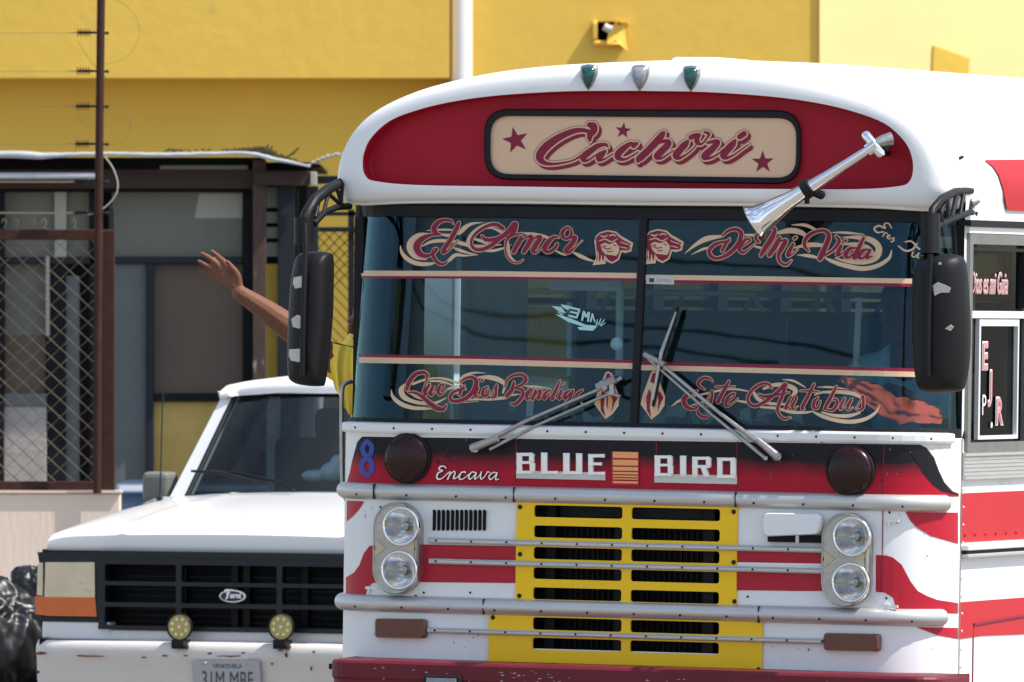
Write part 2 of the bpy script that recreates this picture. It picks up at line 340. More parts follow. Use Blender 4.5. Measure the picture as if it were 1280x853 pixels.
def sweep(prof, t0, t1, z, shape, n=40):       # moulding of given cross-section (off, dz) along the body outline
    ts = sorted({t0+(t1-t0)*i/n for i in range(n+1)}); mb = MB()
    rows = [[prof.at(t, z+dz, off) for off, dz in shape] for t in ts]; mb.grid(rows)
    mb.add(rows[0], [tuple(range(len(shape)))]); mb.add(rows[-1], [tuple(range(len(shape)))[::-1]]); return mb
def halfround(h, d, n=8): return [(d*math.sin(math.pi*i/n), -h/2*math.cos(math.pi*i/n)) for i in range(n+1)]
# ================================================================== THE BUS
bus = thing('bus', 'white and crimson old city bus with yellow grille and painted lettering on its windscreen', 'bus', BUS.M)
BP = Prof(1.215, .25)
GP = Prof(1.207, .26, z0=1.62, lean=.10, y0=.03, taper=.012)
def bs(px, py, off=0.): return BP.hit(BUS, px, py, off)
def gs(px, py, off=0.): return GP.hit(BUS, px, py, off)
def bz(px, py): return BP.hit(BUS, px, py, 0).z
Wb = 1.215; LEN = 9.0
z_sill = bz(780, 541)                          # foot of the windscreen
z_bump = bz(780, 838); z_low = .42
gx0, gx1 = BUS.y(668, 640).x, BUS.y(903, 640).x
gz1, gz0 = BUS.y(780, 632).z, BUS.y(780, 814).z
# front skin with the radiator opening
ts = sorted([BP.L[i]-BP.mid for i in range(1, len(BP.L)-1)]+[gx0, gx1, -.6, .6, -.2, .2]); zs = sorted([z_low, .7, gz0, gz1, 1.15, 1.45, z_sill])
mb = MB()
for i in range(len(ts)-1):
    for j in range(len(zs)-1):
        if ts[i] >= gx0-1e-6 and ts[i+1] <= gx1+1e-6 and zs[j] >= gz0-1e-6 and zs[j+1] <= gz1+1e-6: continue
        mb.add([BP.at(ts[i], zs[j]), BP.at(ts[i+1], zs[j]), BP.at(ts[i+1], zs[j+1]), BP.at(ts[i], zs[j+1])], [(0, 1, 2, 3)])
front = mb.build('front_panel', 'bus_white', bus, smooth=True, weld=True)
# side walls with window openings
zg = BUS.x(1240, 283, Wb).z; zw0 = BUS.x(1240, 560, Wb).z; zw1 = BUS.x(1240, 300, Wb).z
yw = [(.275, .98)]+[(1.15+.74*k, 1.15+.74*k+.62) for k in range(10)]
for sgn in (1, -1):
    mb = MB(); x = sgn*Wb; y = .25
    lo = 1.32 if sgn < 0 else .25              # boarding door gap on the far side
    if sgn < 0: wins = [w for w in yw if w[0] > 1.4]
    else: wins = yw
    def q(y0, y1, z0, z1): mb.add([(x, y0, z0), (x, y1, z0), (x, y1, z1), (x, y0, z1)], [(0, 1, 2, 3)]); mb.add([(x-sgn*.05, y0, z0), (x-sgn*.05, y1, z0), (x-sgn*.05, y1, z1), (x-sgn*.05, y0, z1)], [(0, 1, 2, 3)])
    q(lo, LEN, z_low, zw0); q(lo, LEN, zw1, zg); c = lo
    for a, b in wins: q(c, a, zw0, zw1); c = b
    q(c, LEN, zw0, zw1)
    mb.build('side_panel', 'bus_white', bus)
    for a, b in wins:
        g = MB(); g.add([(x-sgn*.02, a, zw0), (x-sgn*.02, b, zw0), (x-sgn*.02, b, zw1), (x-sgn*.02, a, zw1)], [(0, 1, 2, 3)])
        if a > 1:
            wo = g.build('side_window', 'glass_side' if sgn > 0 else 'glass_far', bus)
            f = MB()
            for (p, r) in (((a-.015, zw0-.02), (a+.02, zw1+.02)), ((b-.02, zw0-.02), (b+.015, zw1+.02)), ((a+.02, zw0-.02), (b-.02, zw0+.02)), ((a+.02, zw1-.02), (b-.02, zw1+.02)), ((a+.02, zw1-.27), (b-.02, zw1-.24))):
                f.box((x-sgn*.018, p[0], p[1]), (x+sgn*.012, r[0], r[1]))
            f.build('window_frame', 'chrome_dull', wo)
        else: drv_glass = g
mb = MB(); mb.box((-Wb, LEN-.02, z_low), (Wb, LEN, 2.4)); mb.build('rear_panel', 'bus_white', bus)
# ---- dome cap and roof
OL = [(797,256),(650,254),(530,254),(455,256),(436,243),(434,226),(439,198),(455,166),(480,141),(518,120),(564,104.5),(631,90),(701,82),(772,78),(800,77)]
RL = [(797,235),(650,233),(525,231),(473,226),(461,220),(457,207),(459,190),(468,172),(492,151),(530,137),(575,127),(631,120),(710,115.5),(780,115),(800,115)]
def half(pts, y):
    q = []
    for i, (a, b) in enumerate(pts):
        p = BUS.y(a, b, y); q.append((0. if i in (0, len(pts)-1) else p.x, p.z))
    return q
def full(q, n=4):
    ring = q+[(-x, z) for x, z in q[-2:0:-1]]  # closed, clockwise
    m = len(ring); out = []
    for i in range(m):
        p0, p1, p2, p3 = ring[i-1], ring[i], ring[(i+1) % m], ring[(i+2) % m]
        for k in range(n):
            t = k/n; out.append(tuple(.5*(2*b+(c-a)*t+(2*a-5*b+4*c-d)*t*t+(-a+3*b-3*c+d)*t**3) for a, b, c, d in zip(p0, p1, p2, p3)))
    return out
OQ = half(OL, .2); O = full(OQ); R = full(half(RL, .05)); n = len(O)
rows = []
for f, y in ((1, .26), (1, .2), (.985, .15), (.95, .105), (.885, .07), (.75, .045), (.45, .034), (.12, .030), (.03, .031)):
    rows.append([Vector((r[0]+(o[0]-r[0])*f, y, r[1]+(o[1]-r[1])*f)) for o, r in zip(O, R)])
mb = MB(); mb.grid(rows, True); dome = mb.build('roof_cap', 'roof_white', bus, smooth=True)
PANY = .092
rows2 = [rows[-1], [Vector((r[0], .034, r[1])) for r in R], [Vector((r[0], .04, r[1])) for r in R], [Vector((r[0]*.998, PANY-.01, r[1]-.002 if r[1] > 2.5 else r[1])) for r in R], [Vector((r[0]*.992, PANY, 2.6+(r[1]-2.6)*.985)) for r in R]]
mb = MB(); mb.grid(rows2, True)
cx = [Vector((0, PANY, 2.6))]*n
mb.grid([rows2[-1], [Vector((p.x*.5, PANY, 2.62+(p.z-2.62)*.5)) for p in rows2[-1]], cx], True)
mb.build('recessed_panel', 'red_deep', dome, smooth=False)
# roof skin running back from the cap
i0 = [i for i, p in enumerate(O) if p[1] > OQ[4][1]-.002]
half_o = [p for p in OQ[4:]]; sec = cr(half_o, 4); sec = [( -Wb, zg)]+[(-1.212, zg+.03)]+sec; sec = sec+[(-x, z) for x, z in sec[-2::-1]]
rowsR = []
for y, up in ((.26, 0), (.5, .012), (1.0, .026), (1.6, .034), (4, .036), (LEN, .036)):
    rowsR.append([Vector((x, y, z+up*max(0, (z-2.55)/.4))) for x, z in sec])
mb = MB(); mb.grid(rowsR); mb.build('roof', 'roof_white', bus, smooth=True)
mb = MB(); mb.grid([[Vector((x*.97, y, z-.04)) for x, z in sec] for y in (.27, LEN)]); mb.build('ceiling', 'int_pale', bus)
# hatch on the roof
mb = MB(); hp = BUS.y(867, 80, 1.3); mb.box((hp.x-.10, 1.3, hp.z-.08), (hp.x+.10, 1.7, hp.z+.026)); bevel(mb.build('roof_hatch', 'roof_white', bus), .02)
# red flash on the roof side
def rooft(px, py, off=0.):
    x = 1.19
    for _ in range(5):
        p = BUS.x(px, py, x); zz = p.z
        c = [(z, -xx) for xx, z in cr(half_o, 4) if z < 2.9]; c.sort(); x = interp(c, zz)
    p = BUS.x(px, py, x+off); return p
top = [(1231,200),(1240,200),(1280,199.5),(1500,198)]; bot = [(1231,200.5),(1241,208),(1248,218),(1254,235),(1259,263),(1280,264),(1500,275)]
mb = band(top, bot, rooft, .006, 10, 4); mb.build('red_roof_flash', 'red_side', bus, smooth=True)
# ---- dome underside down to the windscreen
zt = BUS.y(780, 262, .13).z
mb = MB(); sof = [rows[1][i] for i in range(n)]
bb = [p for p in rows[0] if p.z < OQ[3][1]+.012]; bb = [Vector((p.x, .10, p.z+.01)) for p in bb]
for t0, t1, dz0, dz1, off0, off1 in ((-1.38, 1.38, -.035, .06, .004, .035),):
    tt = [t0+(t1-t0)*k/50 for k in range(51)]
    mb.grid([[GP.at(t, zt+dz0, .0) for t in tt], [GP.at(t, zt+dz0, .012) for t in tt], [GP.at(t, zt+.005, .02) for t in tt], [GP.at(t, zt+.07, -.02) for t in tt]])
mb.build('windscreen_header', 'rubber', bus)
# thin drip lip under the cap
lip = [rows[3][i] for i in range(n) if rows[3][i].z < OQ[4][1]+.03]
lip = sorted(lip, key=lambda p: p.x); mb = MB(); mb.tube([Vector((p.x, .08 if abs(p.x) < 1.05 else p.y, p.z)) for p in lip], .008, 6); mb.build('drip_lip', 'alu_white', dome, smooth=True)
# ---- destination sign
P0 = lambda px, py, off=0.: BUS.y(px, py, PANY-.012-off)
def rrect(cx, cy, w, h, r, n=6, skew=0.):
    out = []
    for qx, qy, a0 in ((1, 1, 0), (-1, 1, 90), (-1, -1, 180), (1, -1, 270)):
        for k in range(n+1):
            a = math.radians(a0+90*k/n); x = cx+qx*(w/2-r)+r*math.cos(a); y = cy+qy*(h/2-r)+r*math.sin(a); out.append((x, y+skew*(x-cx)))
    return out
def quadr(c, r, n=6):                          # rounded quad through four photo corners tl,tr,br,bl
    out = []
    for i in range(4):
        p, a, b = Vector(c[i]), Vector(c[i-1]), Vector(c[(i+1) % 4]); u = (a-p).normalized()*r; v = (b-p).normalized()*r
        for k in range(n+1):
            t = k/n; out.append(tuple((p+u)*(1-t)**2+2*p*t*(1-t)+(p+v)*t*t))
    return out
so_, si_ = quadr([(605,136),(1002,138),(1001,231),(605,225)], 32), quadr([(613.5,145),(995.5,148),(994.5,222.5),(613,217.5)], 24)
sign = flat_poly(quadr([(610,141),(999,143),(998,227),(610,222)], 26), lambda a, b, o: BUS.y(a, b, PANY-.012), 0).build('destination_sign', 'sign_cream', bus)
mb = MB(); A = [BUS.y(a, b, PANY) for a, b in so_]; B = [BUS.y(a, b, PANY-.022) for a, b in quadr([(607,138),(1000,140),(999,229),(607,223)], 30)]; Cc = [BUS.y(a, b, PANY-.022) for a, b in si_]; D = [BUS.y(a, b, PANY-.01) for a, b in si_]
mb.grid([A, B, Cc, D], True); mb.build('sign_frame', 'rubber', sign, smooth=False)
CA = (660, 140, 8.0)
cach = ["605,215,30 618,250,48 622,288,18", "615,130,52 655,145,72 655,190,66 625,225,60 612,262,42 620,295,12",
 "610,195,34 520,182,44 420,205,56 300,262,68 190,340,80 128,415,82 120,468,72 160,508,44 240,522,26 350,510,18 450,485,14 530,440,22",
 "800,350,14 775,328,30 700,340,48 620,395,60 560,445,66 556,482,44 600,484,20 680,430,12 740,395,10", "772,392,26 745,420,52 710,455,62 715,480,40 770,470,14 850,420,10",
 "1085,318,36 1055,342,44", "1075,322,28 1020,322,40 950,370,60 900,425,66 905,462,50 970,475,22 1050,435,14 1100,400,10"]
cach2 = ["215,178,20 198,200,50 150,262,62 70,345,60 -5,415,58 -20,438,30", "5,430,10 90,340,12 170,275,20 238,262,40 250,290,54 190,352,60 148,398,54 190,412,20 260,370,10 300,340,8",
 "425,262,28 400,290,56 350,345,60 318,390,56 345,412,28 410,380,14 470,330,10 505,285,10", "452,228,44 490,208,36 520,200,24", "530,205,22 505,240,44 512,275,38 550,285,16 600,225,16 612,195,26 575,180,22",
 "600,275,22 668,262,34 690,275,44 640,332,58 580,385,62 575,408,44 630,408,20 700,370,12 740,330,8", "845,255,26 822,288,56 775,340,60 740,388,56 765,410,28 830,385,14 900,335,10 965,292,8", "885,222,46 925,195,48"]
sg = lambda px, py, off: BUS.y(px, py, PANY-.0125-off)
lay = (('maroon', 44, (0, 0), .0002), ('maroon', 34, (26, 30), .0011), ('sign_cream', 34, (0, 0), .0030), ('maroon', 2, (0, 0), .0048))
for k, (m, ex, sh, b0) in enumerate(lay):
    q = ribbons(cach, CA, sg, b0, ex, sh); s2 = .889
    q2 = ribbons(cach2, (800, 140, 7.111), sg, b0+.0009, ex*s2, (sh[0]*s2, sh[1]*s2)); q.add(q2.v, q2.f)
    q.build('lettering', m, sign)
def star(cx, cy, r, rot, surf, off):
    return flat_poly([(cx+r*(1 if k % 2 == 0 else .40)*math.sin(rot+math.pi*k/5), cy-r*(1 if k % 2 == 0 else .40)*math.cos(rot+math.pi*k/5)) for k in range(10)], surf, off)
for cx_, cy_, r_, ro in ((644.5, 175.5, 17, -.22), (779, 163.5, 10.5, .1), (953.5, 203, 14.5, -.02)):
    star(cx_, cy_, r_, ro, sg, .0006).build('star', 'maroon', sign)
# ---- marker lamps on the cap
for px, m in ((737, 'teal_lens'), (801, 'clear_lens'), (865, 'teal_lens')):
    c = BUS.y(px, 97+(px-737)*.012, .04); mb = MB(); rows_ = []
    for f, d in ((1, 0), (.97, .02), (.75, .032), (.3, .04), (.02, .042)):
        rows_.append([Vector((c.x+x*f*.029, .042-d, c.z+z*f*.041)) for x, z in ((-1,.8),(-.75,.98),(0,1.05),(.75,.98),(1,.8),(1,.35),(.8,-.2),(.42,-.7),(0,-1.05),(-.42,-.7),(-.8,-.2),(-1,.35))])
    mb.grid(rows_, True); ml = mb.build('marker_lamp', m, bus, smooth=True)
    mb = MB(); mb.grid([[Vector((c.x+(p.x-c.x)*1.18, y, c.z+(p.z-c.z)*1.14)) for p in rows_[0]] for y in (.05, .03)]+[rows_[1]], True); mb.build('lamp_rim', 'chrome_dull', ml)
# ---- painted front
B2 = .0022
top = [(432,545),(446,545.5),(600,548),(800,551),(1000,554),(1150,556),(1158,560),(1167,572),(1173,588),(1180,603),(1190,614),(1198,617)]
bot = [(432,606),(440,606),(600,609),(800,613),(1000,617),(1150,620),(1198,621)]
tl = [(436,600),(441,575),(447,552),(452,546)]
band([(434,604),(438,590),(441,575),(447,553),(453,546)]+top[2:], bot, bs, B2).build('upper_paint_band', 'band', front, smooth=True)
band([(1118,556),(1150,557),(1158,561),(1167,573),(1173,589),(1180,604),(1190,615),(1197,618)], [(1118,557),(1136,562),(1146,578),(1153,591),(1165,606),(1176,614),(1190,618),(1197,619)], bs, .0034).build('black_airbrush_edge', 'black', front)
R1 = [([(434,626),(455,627)], [(434,652),(443,644),(450,636),(455,628)]),
 ([(433,722),(443,716),(450,706),(455,692),(462,683),(472,680.5),(537,681),(646,683)], [(433,745),(457,745),(460,734),(466,729),(478,727),(537,728),(646,729)]),
 ([(921,688),(1000,689.5),(1040,690)], [(921,738),(1000,739),(1040,739)]),
 ([(1132,640),(1197,641)], [(1132,640.5),(1137,650),(1145,659),(1163,670),(1197,680)]),
 ([(1095,694),(1108,694.5),(1116,697),(1127,706),(1138,727),(1147,739),(1158,745),(1171,750),(1197,754)], [(1095,740),(1106,741),(1116,747),(1119,757),(1121,764),(1160,766),(1197,767)]),
 ([(1146,784),(1197,785)], [(1146,784.5),(1158,789),(1171,794),(1197,799)])]
for a, b in R1: band(a, b, bs, B2, 4).build('red_flame', 'red', front, smooth=True)
for a, b in (([(537,696),(646,697.5)], [(537,699),(646,700)]), ([(921,703),(1040,705)], [(921,709),(1040,712)])):
    band([(x, y+3) for x, y in a] if a[0][0] == 537 else a, [(x, y+6) for x, y in b] if a[0][0] == 537 else [(x, y+4) for x, y in b], bs, B2+.0012, 10).build('white_stripe', 'bus_white', front)
# side stripes, aligned with the front ones at the corner
def sideband(z0, z1, m, name='side_stripe', y0=.245, off=.003):
    mb = MB(); mb.add([(Wb+off, y0, z0), (Wb+off, LEN, z0), (Wb+off, LEN, z1), (Wb+off, y0, z1)], [(0, 1, 2, 3)]); return mb.build(name, m, bus)
zx = lambda py: BUS.x(1199, py, Wb).z
sideband(zx(678.5), zx(617), 'red_side'); 
mb = MB(); za, zb_ = zx(753), zx(799); mb.grid([[Vector((Wb+.003, y, za)) for y in (.245, .5, 1, 2, LEN)], [Vector((Wb+.003, y, z)) for y, z in ((.245, zb_), (.5, zb_+.005), (1, zb_-.003+.0), (2, zb_-.0), (LEN, zb_))]]); mb.build('side_stripe', 'red_side', bus)
mb = MB(); mb.box((Wb, .40, z_low), (Wb+.004, .407, BUS.x(1216, 782, Wb).z)); p = BUS.x(1216, 782, Wb); mb.hexa([(Wb, .40, p.z), (Wb+.008, .40, p.z), (Wb+.008, 2.0, p.z+.05), (Wb, 2.0, p.z+.05), (Wb, .40, p.z+.008), (Wb+.008, .40, p.z+.008), (Wb+.008, 2.0, p.z+.058), (Wb, 2.0, p.z+.058)]); mb.build('panel_seam', 'maroon', bus)
mb = MB(); mb.box((Wb+.0, .247, z_low), (Wb+.004, .251, 1.6)); mb.build('panel_seam', 'chrome_dull', bus)
# gutter, side mouldings
mb = MB(); mb.box((Wb-.02, .24, zg-.002), (Wb+.028, LEN, zg+.02)); mb.build('gutter', 'rubber', bus)
mb = MB(); mb.box((Wb-.01, .26, zg-.028), (Wb+.016, LEN, zg-.006)); mb.build('drip_rail', 'alu_white', bus)
z1_, z0_ = BUS.x(1200, 566, Wb).z, BUS.x(1200, 600, Wb).z
mb = MB(); N = 7
for k in range(N):
    a = z0_+(z1_-z0_)*k/N; h = (z1_-z0_)/N; mb.box((Wb, .25, a+.001), (Wb+.012+(.006 if k in (0, N-1) else 0), LEN, a+h*.78))
mb.box((Wb, .25, z0_), (Wb+.008, LEN, z1_)); mb.build('ribbed_moulding', 'alu', bus)
zr = BUS.x(1210, 690, Wb).z
for (dz0, dz1, d, m) in ((.006, .026, .03, 'alu_white'), (-.006, .005, .022, 'rubber'), (-.022, -.007, .03, 'alu')):
    mb = MB(); mb.box((Wb, .262, zr+dz0), (Wb+d, LEN, zr+dz1)); bevel(mb.build('rub_rail', m, bus), .004)
mb = MB()
for k in range(60): mb.sphere((Wb+.004, .29+.115*k, zx(673)+.01), .006, 6, 4)
stuff(mb.build('rivet_row', 'red_side', bus)); mb = MB()
for k in range(14): mb.sphere((Wb+.003, .27, .7+.065*k), .005, 6, 4)
stuff(mb.build('rivet_column', 'bus_white', bus))
# ---- mouldings on the front
tL, tR = BP.hit(BUS, 433, 615, 0, True)[0], BP.hit(BUS, 1193, 628, 0, True)[0]
tL = -(1.19); 
def zrow(*pp): return sum(bz(*p) for p in pp)/len(pp)
zA, zB, zS = zrow((470,615),(1100,628)), zrow((470,754),(1100,772)), zrow((440,533.5),(1100,548))
sweep(BP, -1.26, 1.28, zS, [(0, -.019), (.012, -.018), (.015, -.010), (.015, .011), (.011, .017), (-.03, .022)], 60).build('windscreen_sill', 'alu_white', bus)
def joints(z, pxs, h): 
    mb = MB()
    for px in pxs: x = BUS.y(px, 600).x; mb.box((x-.002, -.033, z-h/2), (x+.002, 0, z+h/2))
    return mb
sweep(BP, -1.26, 1.245, zA, halfround(.062, .032), 60).build('upper_moulding', 'alu', bus, smooth=True)
sweep(BP, -1.28, 1.235, zB, halfround(.064, .034), 60).build('lower_moulding', 'alu', bus, smooth=True)
joints(zA, (471, 646, 923), .056).build('moulding_joint', 'black', bus); joints(zB, (610, 954), .058).build('moulding_joint', 'black', bus)
def endcap(z, t, h, d):
    p = BP.at(t, z, 0.0); q = BP.at(t-.02, z, 0); mb = MB(); mb.sphere(p, 1, 12, 8, (d*.9, d*.9, h/2)); mb.build('moulding_end', 'alu', bus, smooth=True)
endcap(zA, 1.243, .062, .032); endcap(zB, 1.233, .064, .034); endcap(zA, -1.25, .062, .034); endcap(zB, -1.27, .064, .036)
def bar(px0, py0, px1, py1, h=.02, d=.014, name='thin_moulding'):
    z = (bz(px0, py0)+bz(px1, py1))/2; a, b = BUS.y(px0, py0).x, BUS.y(px1, py1).x
    mb = MB(); mb.box((a, -d-.008, z-h/2), (b, 0, z+h/2)); mb.box((a+.004, -d-.011, z-h/2+.004), (b-.004, -d-.0085, z+h/2-.004)); return bevel(mb.build(name, 'alu', bus), .003, 1)
bar(538, 676.5, 1036, 687, .021); bar(538, 702, 1034, 713.5, .020); bar(536, 788, 1031, 801.5, .019)
# ---- yellow grille
def plate_holes(xs, zs, holes, y0, y1):
    """bars of a plate: xs, zs grid lines, holes = set of (i,j) cells left open"""
    mb = MB()
    for i in range(len(xs)-1):
        for j in range(len(zs)-1):
            if (i, j) not in holes: mb.box((xs[i], y0, zs[j]), (xs[i+1], y1, zs[j+1]))
    r = .010
    for (i, j) in holes:
        for cx_, sx in ((xs[i], 1), (xs[i+1], -1)):
            for cz_, sz in ((zs[j], 1), (zs[j+1], -1)):
                pts = [(cx_, cz_)]+[(cx_+sx*r*(1-math.sin(a)), cz_+sz*r*(1-math.cos(a))) for a in (0, math.pi/6, math.pi/3, math.pi/2)]
                mb.prism([Vector((x, y0, z)) for x, z in pts], (0, y1-y0, 0))
    return mb
gX = [BUS.y(a, 700).x for a in (646, 668, 778.5, 789.8, 900.5, 922)]
slots = [(631.5, 646.5), (657, 672), (684, 699), (709.5, 724), (734.5, 749.5)]
zsl = [BUS.y(720, y+1).z for ab in slots for y in ab]
ztop = BUS.y(720, 626).z; zlo = BUS.y(720, 756).z
ZZ = sorted([ztop, zlo]+zsl); mb = plate_holes(gX, ZZ, {(i, j) for i in (1, 3) for j in (1, 3, 5, 7, 9)}, -.010, -.001)
grille = mb.build('upper_grille', 'yellow', bus)
gX2 = [BUS.y(a, 800).x for a in (612, 667, 778, 789, 900, 954)]
ZZ2 = sorted([BUS.y(720, 762).z, BUS.y(720, 842).z]+[BUS.y(720, y+1).z for y in (772, 787.5, 797.5, 812.5)])
mb = plate_holes(gX2, ZZ2, {(i, j) for i in (1, 3) for j in (1, 3)}, -.011, -.002); mb.build('lower_grille', 'yellow', bus)
mb = MB(); mb.box((gx0-.1, .14, gz0-.08), (gx1+.1, .30, gz1+.05)); rad = mb.build('radiator', 'void', bus)
mb = MB()
for k in range(34): x = gx0+(gx1-gx0)*(k+.5)/34; mb.box((x-.002, .125, gz0), (x+.002, .138, gz1))
for x in (-.33, -.05, .30): mb.box((x-.02, .07, gz0-.02), (x+.02, .12, gz1+.02))
mb.build('radiator_fins', 'plastic', rad)
mb = MB()
for px, py in ((650,634),(650,693),(649,745),(917,640),(917,703),(918,752),(616,832),(948,837),(948,776),(616,772)):
    p = BUS.y(px, py, -.012); mb.sphere(p, .009, 8, 5, (1, .5, 1))
stuff(mb.build('grille_bolt', 'black', bus))
mb = MB()
for z, xs_ in ((zA-.012, range(450, 1190, 62)), (zB-.012, range(450, 1190, 58)), (zS, range(445, 1180, 48))):
    for px in xs_: x = BUS.y(px, 620).x; mb.sphere((x, -.033 if z != zS else -.017, z), .0045, 6, 4, (1, .6, 1))
for ya, yb in ((676.5, 687), (702, 713.5), (788, 801.5)):
    for k in range(12): px = 548+44*k; x = BUS.y(px, 690).x; z = (bz(548, ya)+bz(1030, yb))/2; mb.sphere((x, -.027, z), .004, 6, 4, (1, .6, 1))
for px, py in ((476,634),(530,741),(588,741),(935,746),(1108,748),(930,827),(520,745),(1112,641),(1122,653),(470,550),(548,578),(560,570),(1103,565),(1103,600)):
    p = bs(px, py, .003); mb.sphere(p, .0045, 6, 4)
stuff(mb.build('screw_row', 'void', bus))
mb = MB()
for px, a, b in ((646, 548, 604), (922, 552, 613), (1105, 556, 740), (821, 551, 570)):
    p, q_ = bs(px, a, .003), bs(px, b, .003); mb.box((p.x-.0015, p.y-.001, q_.z), (p.x+.0015, p.y+.001, p.z))
mb.build('panel_seam', 'maroon', bus)
# ---- headlamps
def stadium(c, hw, hh, n=12):
    out = []
    for k in range(n+1): a = math.pi*k/n; out.append((c[0]+hw*math.cos(a), c[1]+(hh-hw)+hw*math.sin(a)))
    for k in range(n+1): a = math.pi+math.pi*k/n; out.append((c[0]+hw*math.cos(a), c[1]-(hh-hw)+hw*math.sin(a)))
    return out
def lathe(mb, c, prof, ax=(0, -1, 0), n=24):
    ax = Vector(ax).normalized(); u = ax.orthogonal().normalized(); v = ax.cross(u)
    mb.grid([[Vector(c)+ax*d+(u*math.cos(2*math.pi*k/n)+v*math.sin(2*math.pi*k/n))*r for k in range(n)] for r, d in prof], True)
for cpx, l1, l2 in ((506.5, (502.5, 658), (500.5, 713)), (1067.5, (1066, 671), (1064.5, 728.5))):
    cy = (l1[1]+l2[1])/2; c = BUS.y(cpx-6, cy, 0)
    mb = MB(); r_ = []
    for hw, hh, y in ((.093, .172, 0), (.093, .172, -.045), (.088, .167, -.055), (.083, .160, -.054)): r_.append([Vector((x, y, z)) for x, z in stadium((c.x, c.z), hw, hh)])
    mb.grid(r_, True); bez = mb.build('headlight_housing', 'chrome_dull', bus, smooth=False)
    hc = [BUS.y(l1[0], l1[1], -.05), BUS.y(l2[0], l2[1], -.05)]
    # face plate with the two round openings cut from it
    mz = (hc[0].z+hc[1].z)/2; mb = MB()
    for hi, h in enumerate(hc):
        inner, outer = [], []
        for k in range(48):
            a_ = 2*math.pi*(k+.5)/48; ca, sa = math.cos(a_), math.sin(a_); lo_, hi_ = .05, .4
            for _ in range(18):
                m_ = (lo_+hi_)/2; x, z = h.x+ca*m_-c.x, h.z+sa*m_; ok = (z >= mz) if hi == 0 else (z <= mz)
                dz = max(0, abs(z-c.z)-(.1605-.0835)); ok = ok and x*x+dz*dz <= .0835**2
                if ok: lo_ = m_
                else: hi_ = m_
            inner.append(Vector((h.x+ca*.0735, -.0525, h.z+sa*.0735))); outer.append(Vector((h.x+ca*max(lo_, .0736), -.0525, h.z+sa*max(lo_, .0736))))
        mb.grid([inner, outer], True)
    mb.build('face_plate', 'chrome_dull', bez)
    for sx in (-1, 1):
        mz = (hc[0].z+hc[1].z)/2; mb = MB(); xx = c.x+sx*.066
        mb.prism([Vector((xx+sx*.012, -.054, mz+.032)), Vector((xx+sx*.012, -.054, mz-.032)), Vector((xx-sx*.030, -.054, mz))], (0, -.002, 0)); mb.build('cream_triangle', 'dull_cream', bez)
    for h in hc:
        mb = MB(); lathe(mb, (h.x, -.050, h.z), [(.0745, 0), (.0745, .012), (.070, .018), (.064, .014), (.064, .002)]); hl = mb.build('headlight', 'chrome', bez, smooth=True)
        mb = MB(); lathe(mb, (h.x, -.050, h.z), [(.064, .004), (.055, -.012), (.04, -.028), (.02, -.038), (.001, -.04)]); mb.build('reflector', 'chrome', bez, smooth=True)
        mb = MB(); lathe(mb, (h.x, -.050, h.z), [(.065, .006), (.05, .017), (.03, .023), (.001, .026)]); mb.build('headlight_lens', 'glass_clear', bez, smooth=True)
        mb = MB(); lathe(mb, (h.x, -.050, h.z), [(.014, -.03), (.014, .004), (.001, .008)], n=10); mb.build('bulb_shield', 'chrome_dull', bez, smooth=True)
# ---- dark round lamps in the band
for px, py in ((510.5, 573), (1064, 588)):
    c = BUS.y(px, py, 0); mb = MB(); lathe(mb, (c.x, 0, c.z), [(.094, 0), (.094, .014), (.089, .02), (.085, .016)], n=32); rl = mb.build('round_lamp', 'rubber', bus, smooth=True)
    mb = MB(); lathe(mb, (c.x, 0, c.z), [(.088, .014), (.085, .028), (.07, .036), (.03, .04), (.001, .041)], n=32); mb.build('lamp_lens', 'lamp_red', rl, smooth=True)
    mb = MB()
    for k in range(6): a = k*math.pi/3+.3; mb.sphere((c.x+.08*math.cos(a), -.032, c.z+.08*math.sin(a)), .0045, 6, 4)
    stuff(mb.build('lens_screw', 'black', rl))
# ---- turn signals
for q_ in ([(471,773),(535,774),(535,798),(471,797)], [(1032,791),(1102,792.5),(1102,814.5),(1032,813)]):
    pr = quadr(q_, 5, 4); mb = MB(); A = [BUS.y(a, b, 0) for a, b in pr]; cc = sum(A, Vector())/len(A)
    mb.grid([A, [p+Vector((0, -.02, 0)) for p in A], [cc+(p-cc)*.93+Vector((0, -.028, 0)) for p in A]], True); mb.add([cc+(p-cc)*.93+Vector((0, -.028, 0)) for p in A], [tuple(range(len(A)))]); mb.build('turn_signal', 'amber_dark', bus)
# ---- louvre vents
for k in range(12):
    px = 543+5.7*k; mb = MB(); a, b = BUS.y(px, 637.5), BUS.y(px, 663.5); mb.box((a.x-.0048, -.004, b.z), (a.x+.0042, .001, a.z)); mb.box((a.x+.0042, -.012, b.z+.004), (a.x+.0075, -.001, a.z-.004)); mb.build('vent_slot', 'void', bus)
# ---- white flap cover
pr = quadr([(957,641),(1031,642),(1031,668),(957,671)], 9, 5); mb = MB(); A = [BUS.y(a, b, 0) for a, b in pr]; cc = sum(A, Vector())/len(A)
mb.grid([A, [p+Vector((0, -.035, 0)) for p in A], [cc+(p-cc)*.92+Vector((0, -.045, 0)) for p in A]], True); mb.add([cc+(p-cc)*.92+Vector((0, -.045, 0)) for p in A], [tuple(range(len(A)))]); flap = mb.build('flap_cover', 'bus_white', bus)
mb = MB(); a, b = BUS.y(962, 668), BUS.y(1029, 679); mb.box((a.x, -.02, b.z), (b.x, -.003, a.z)); mb.build('flap_opening', 'void', flap)
mb = MB(); x = BUS.y(1000, 670).x; mb.box((x-.006, -.03, b.z-.002), (x+.006, -.021, a.z)); mb.build('flap_latch', 'alu', flap)
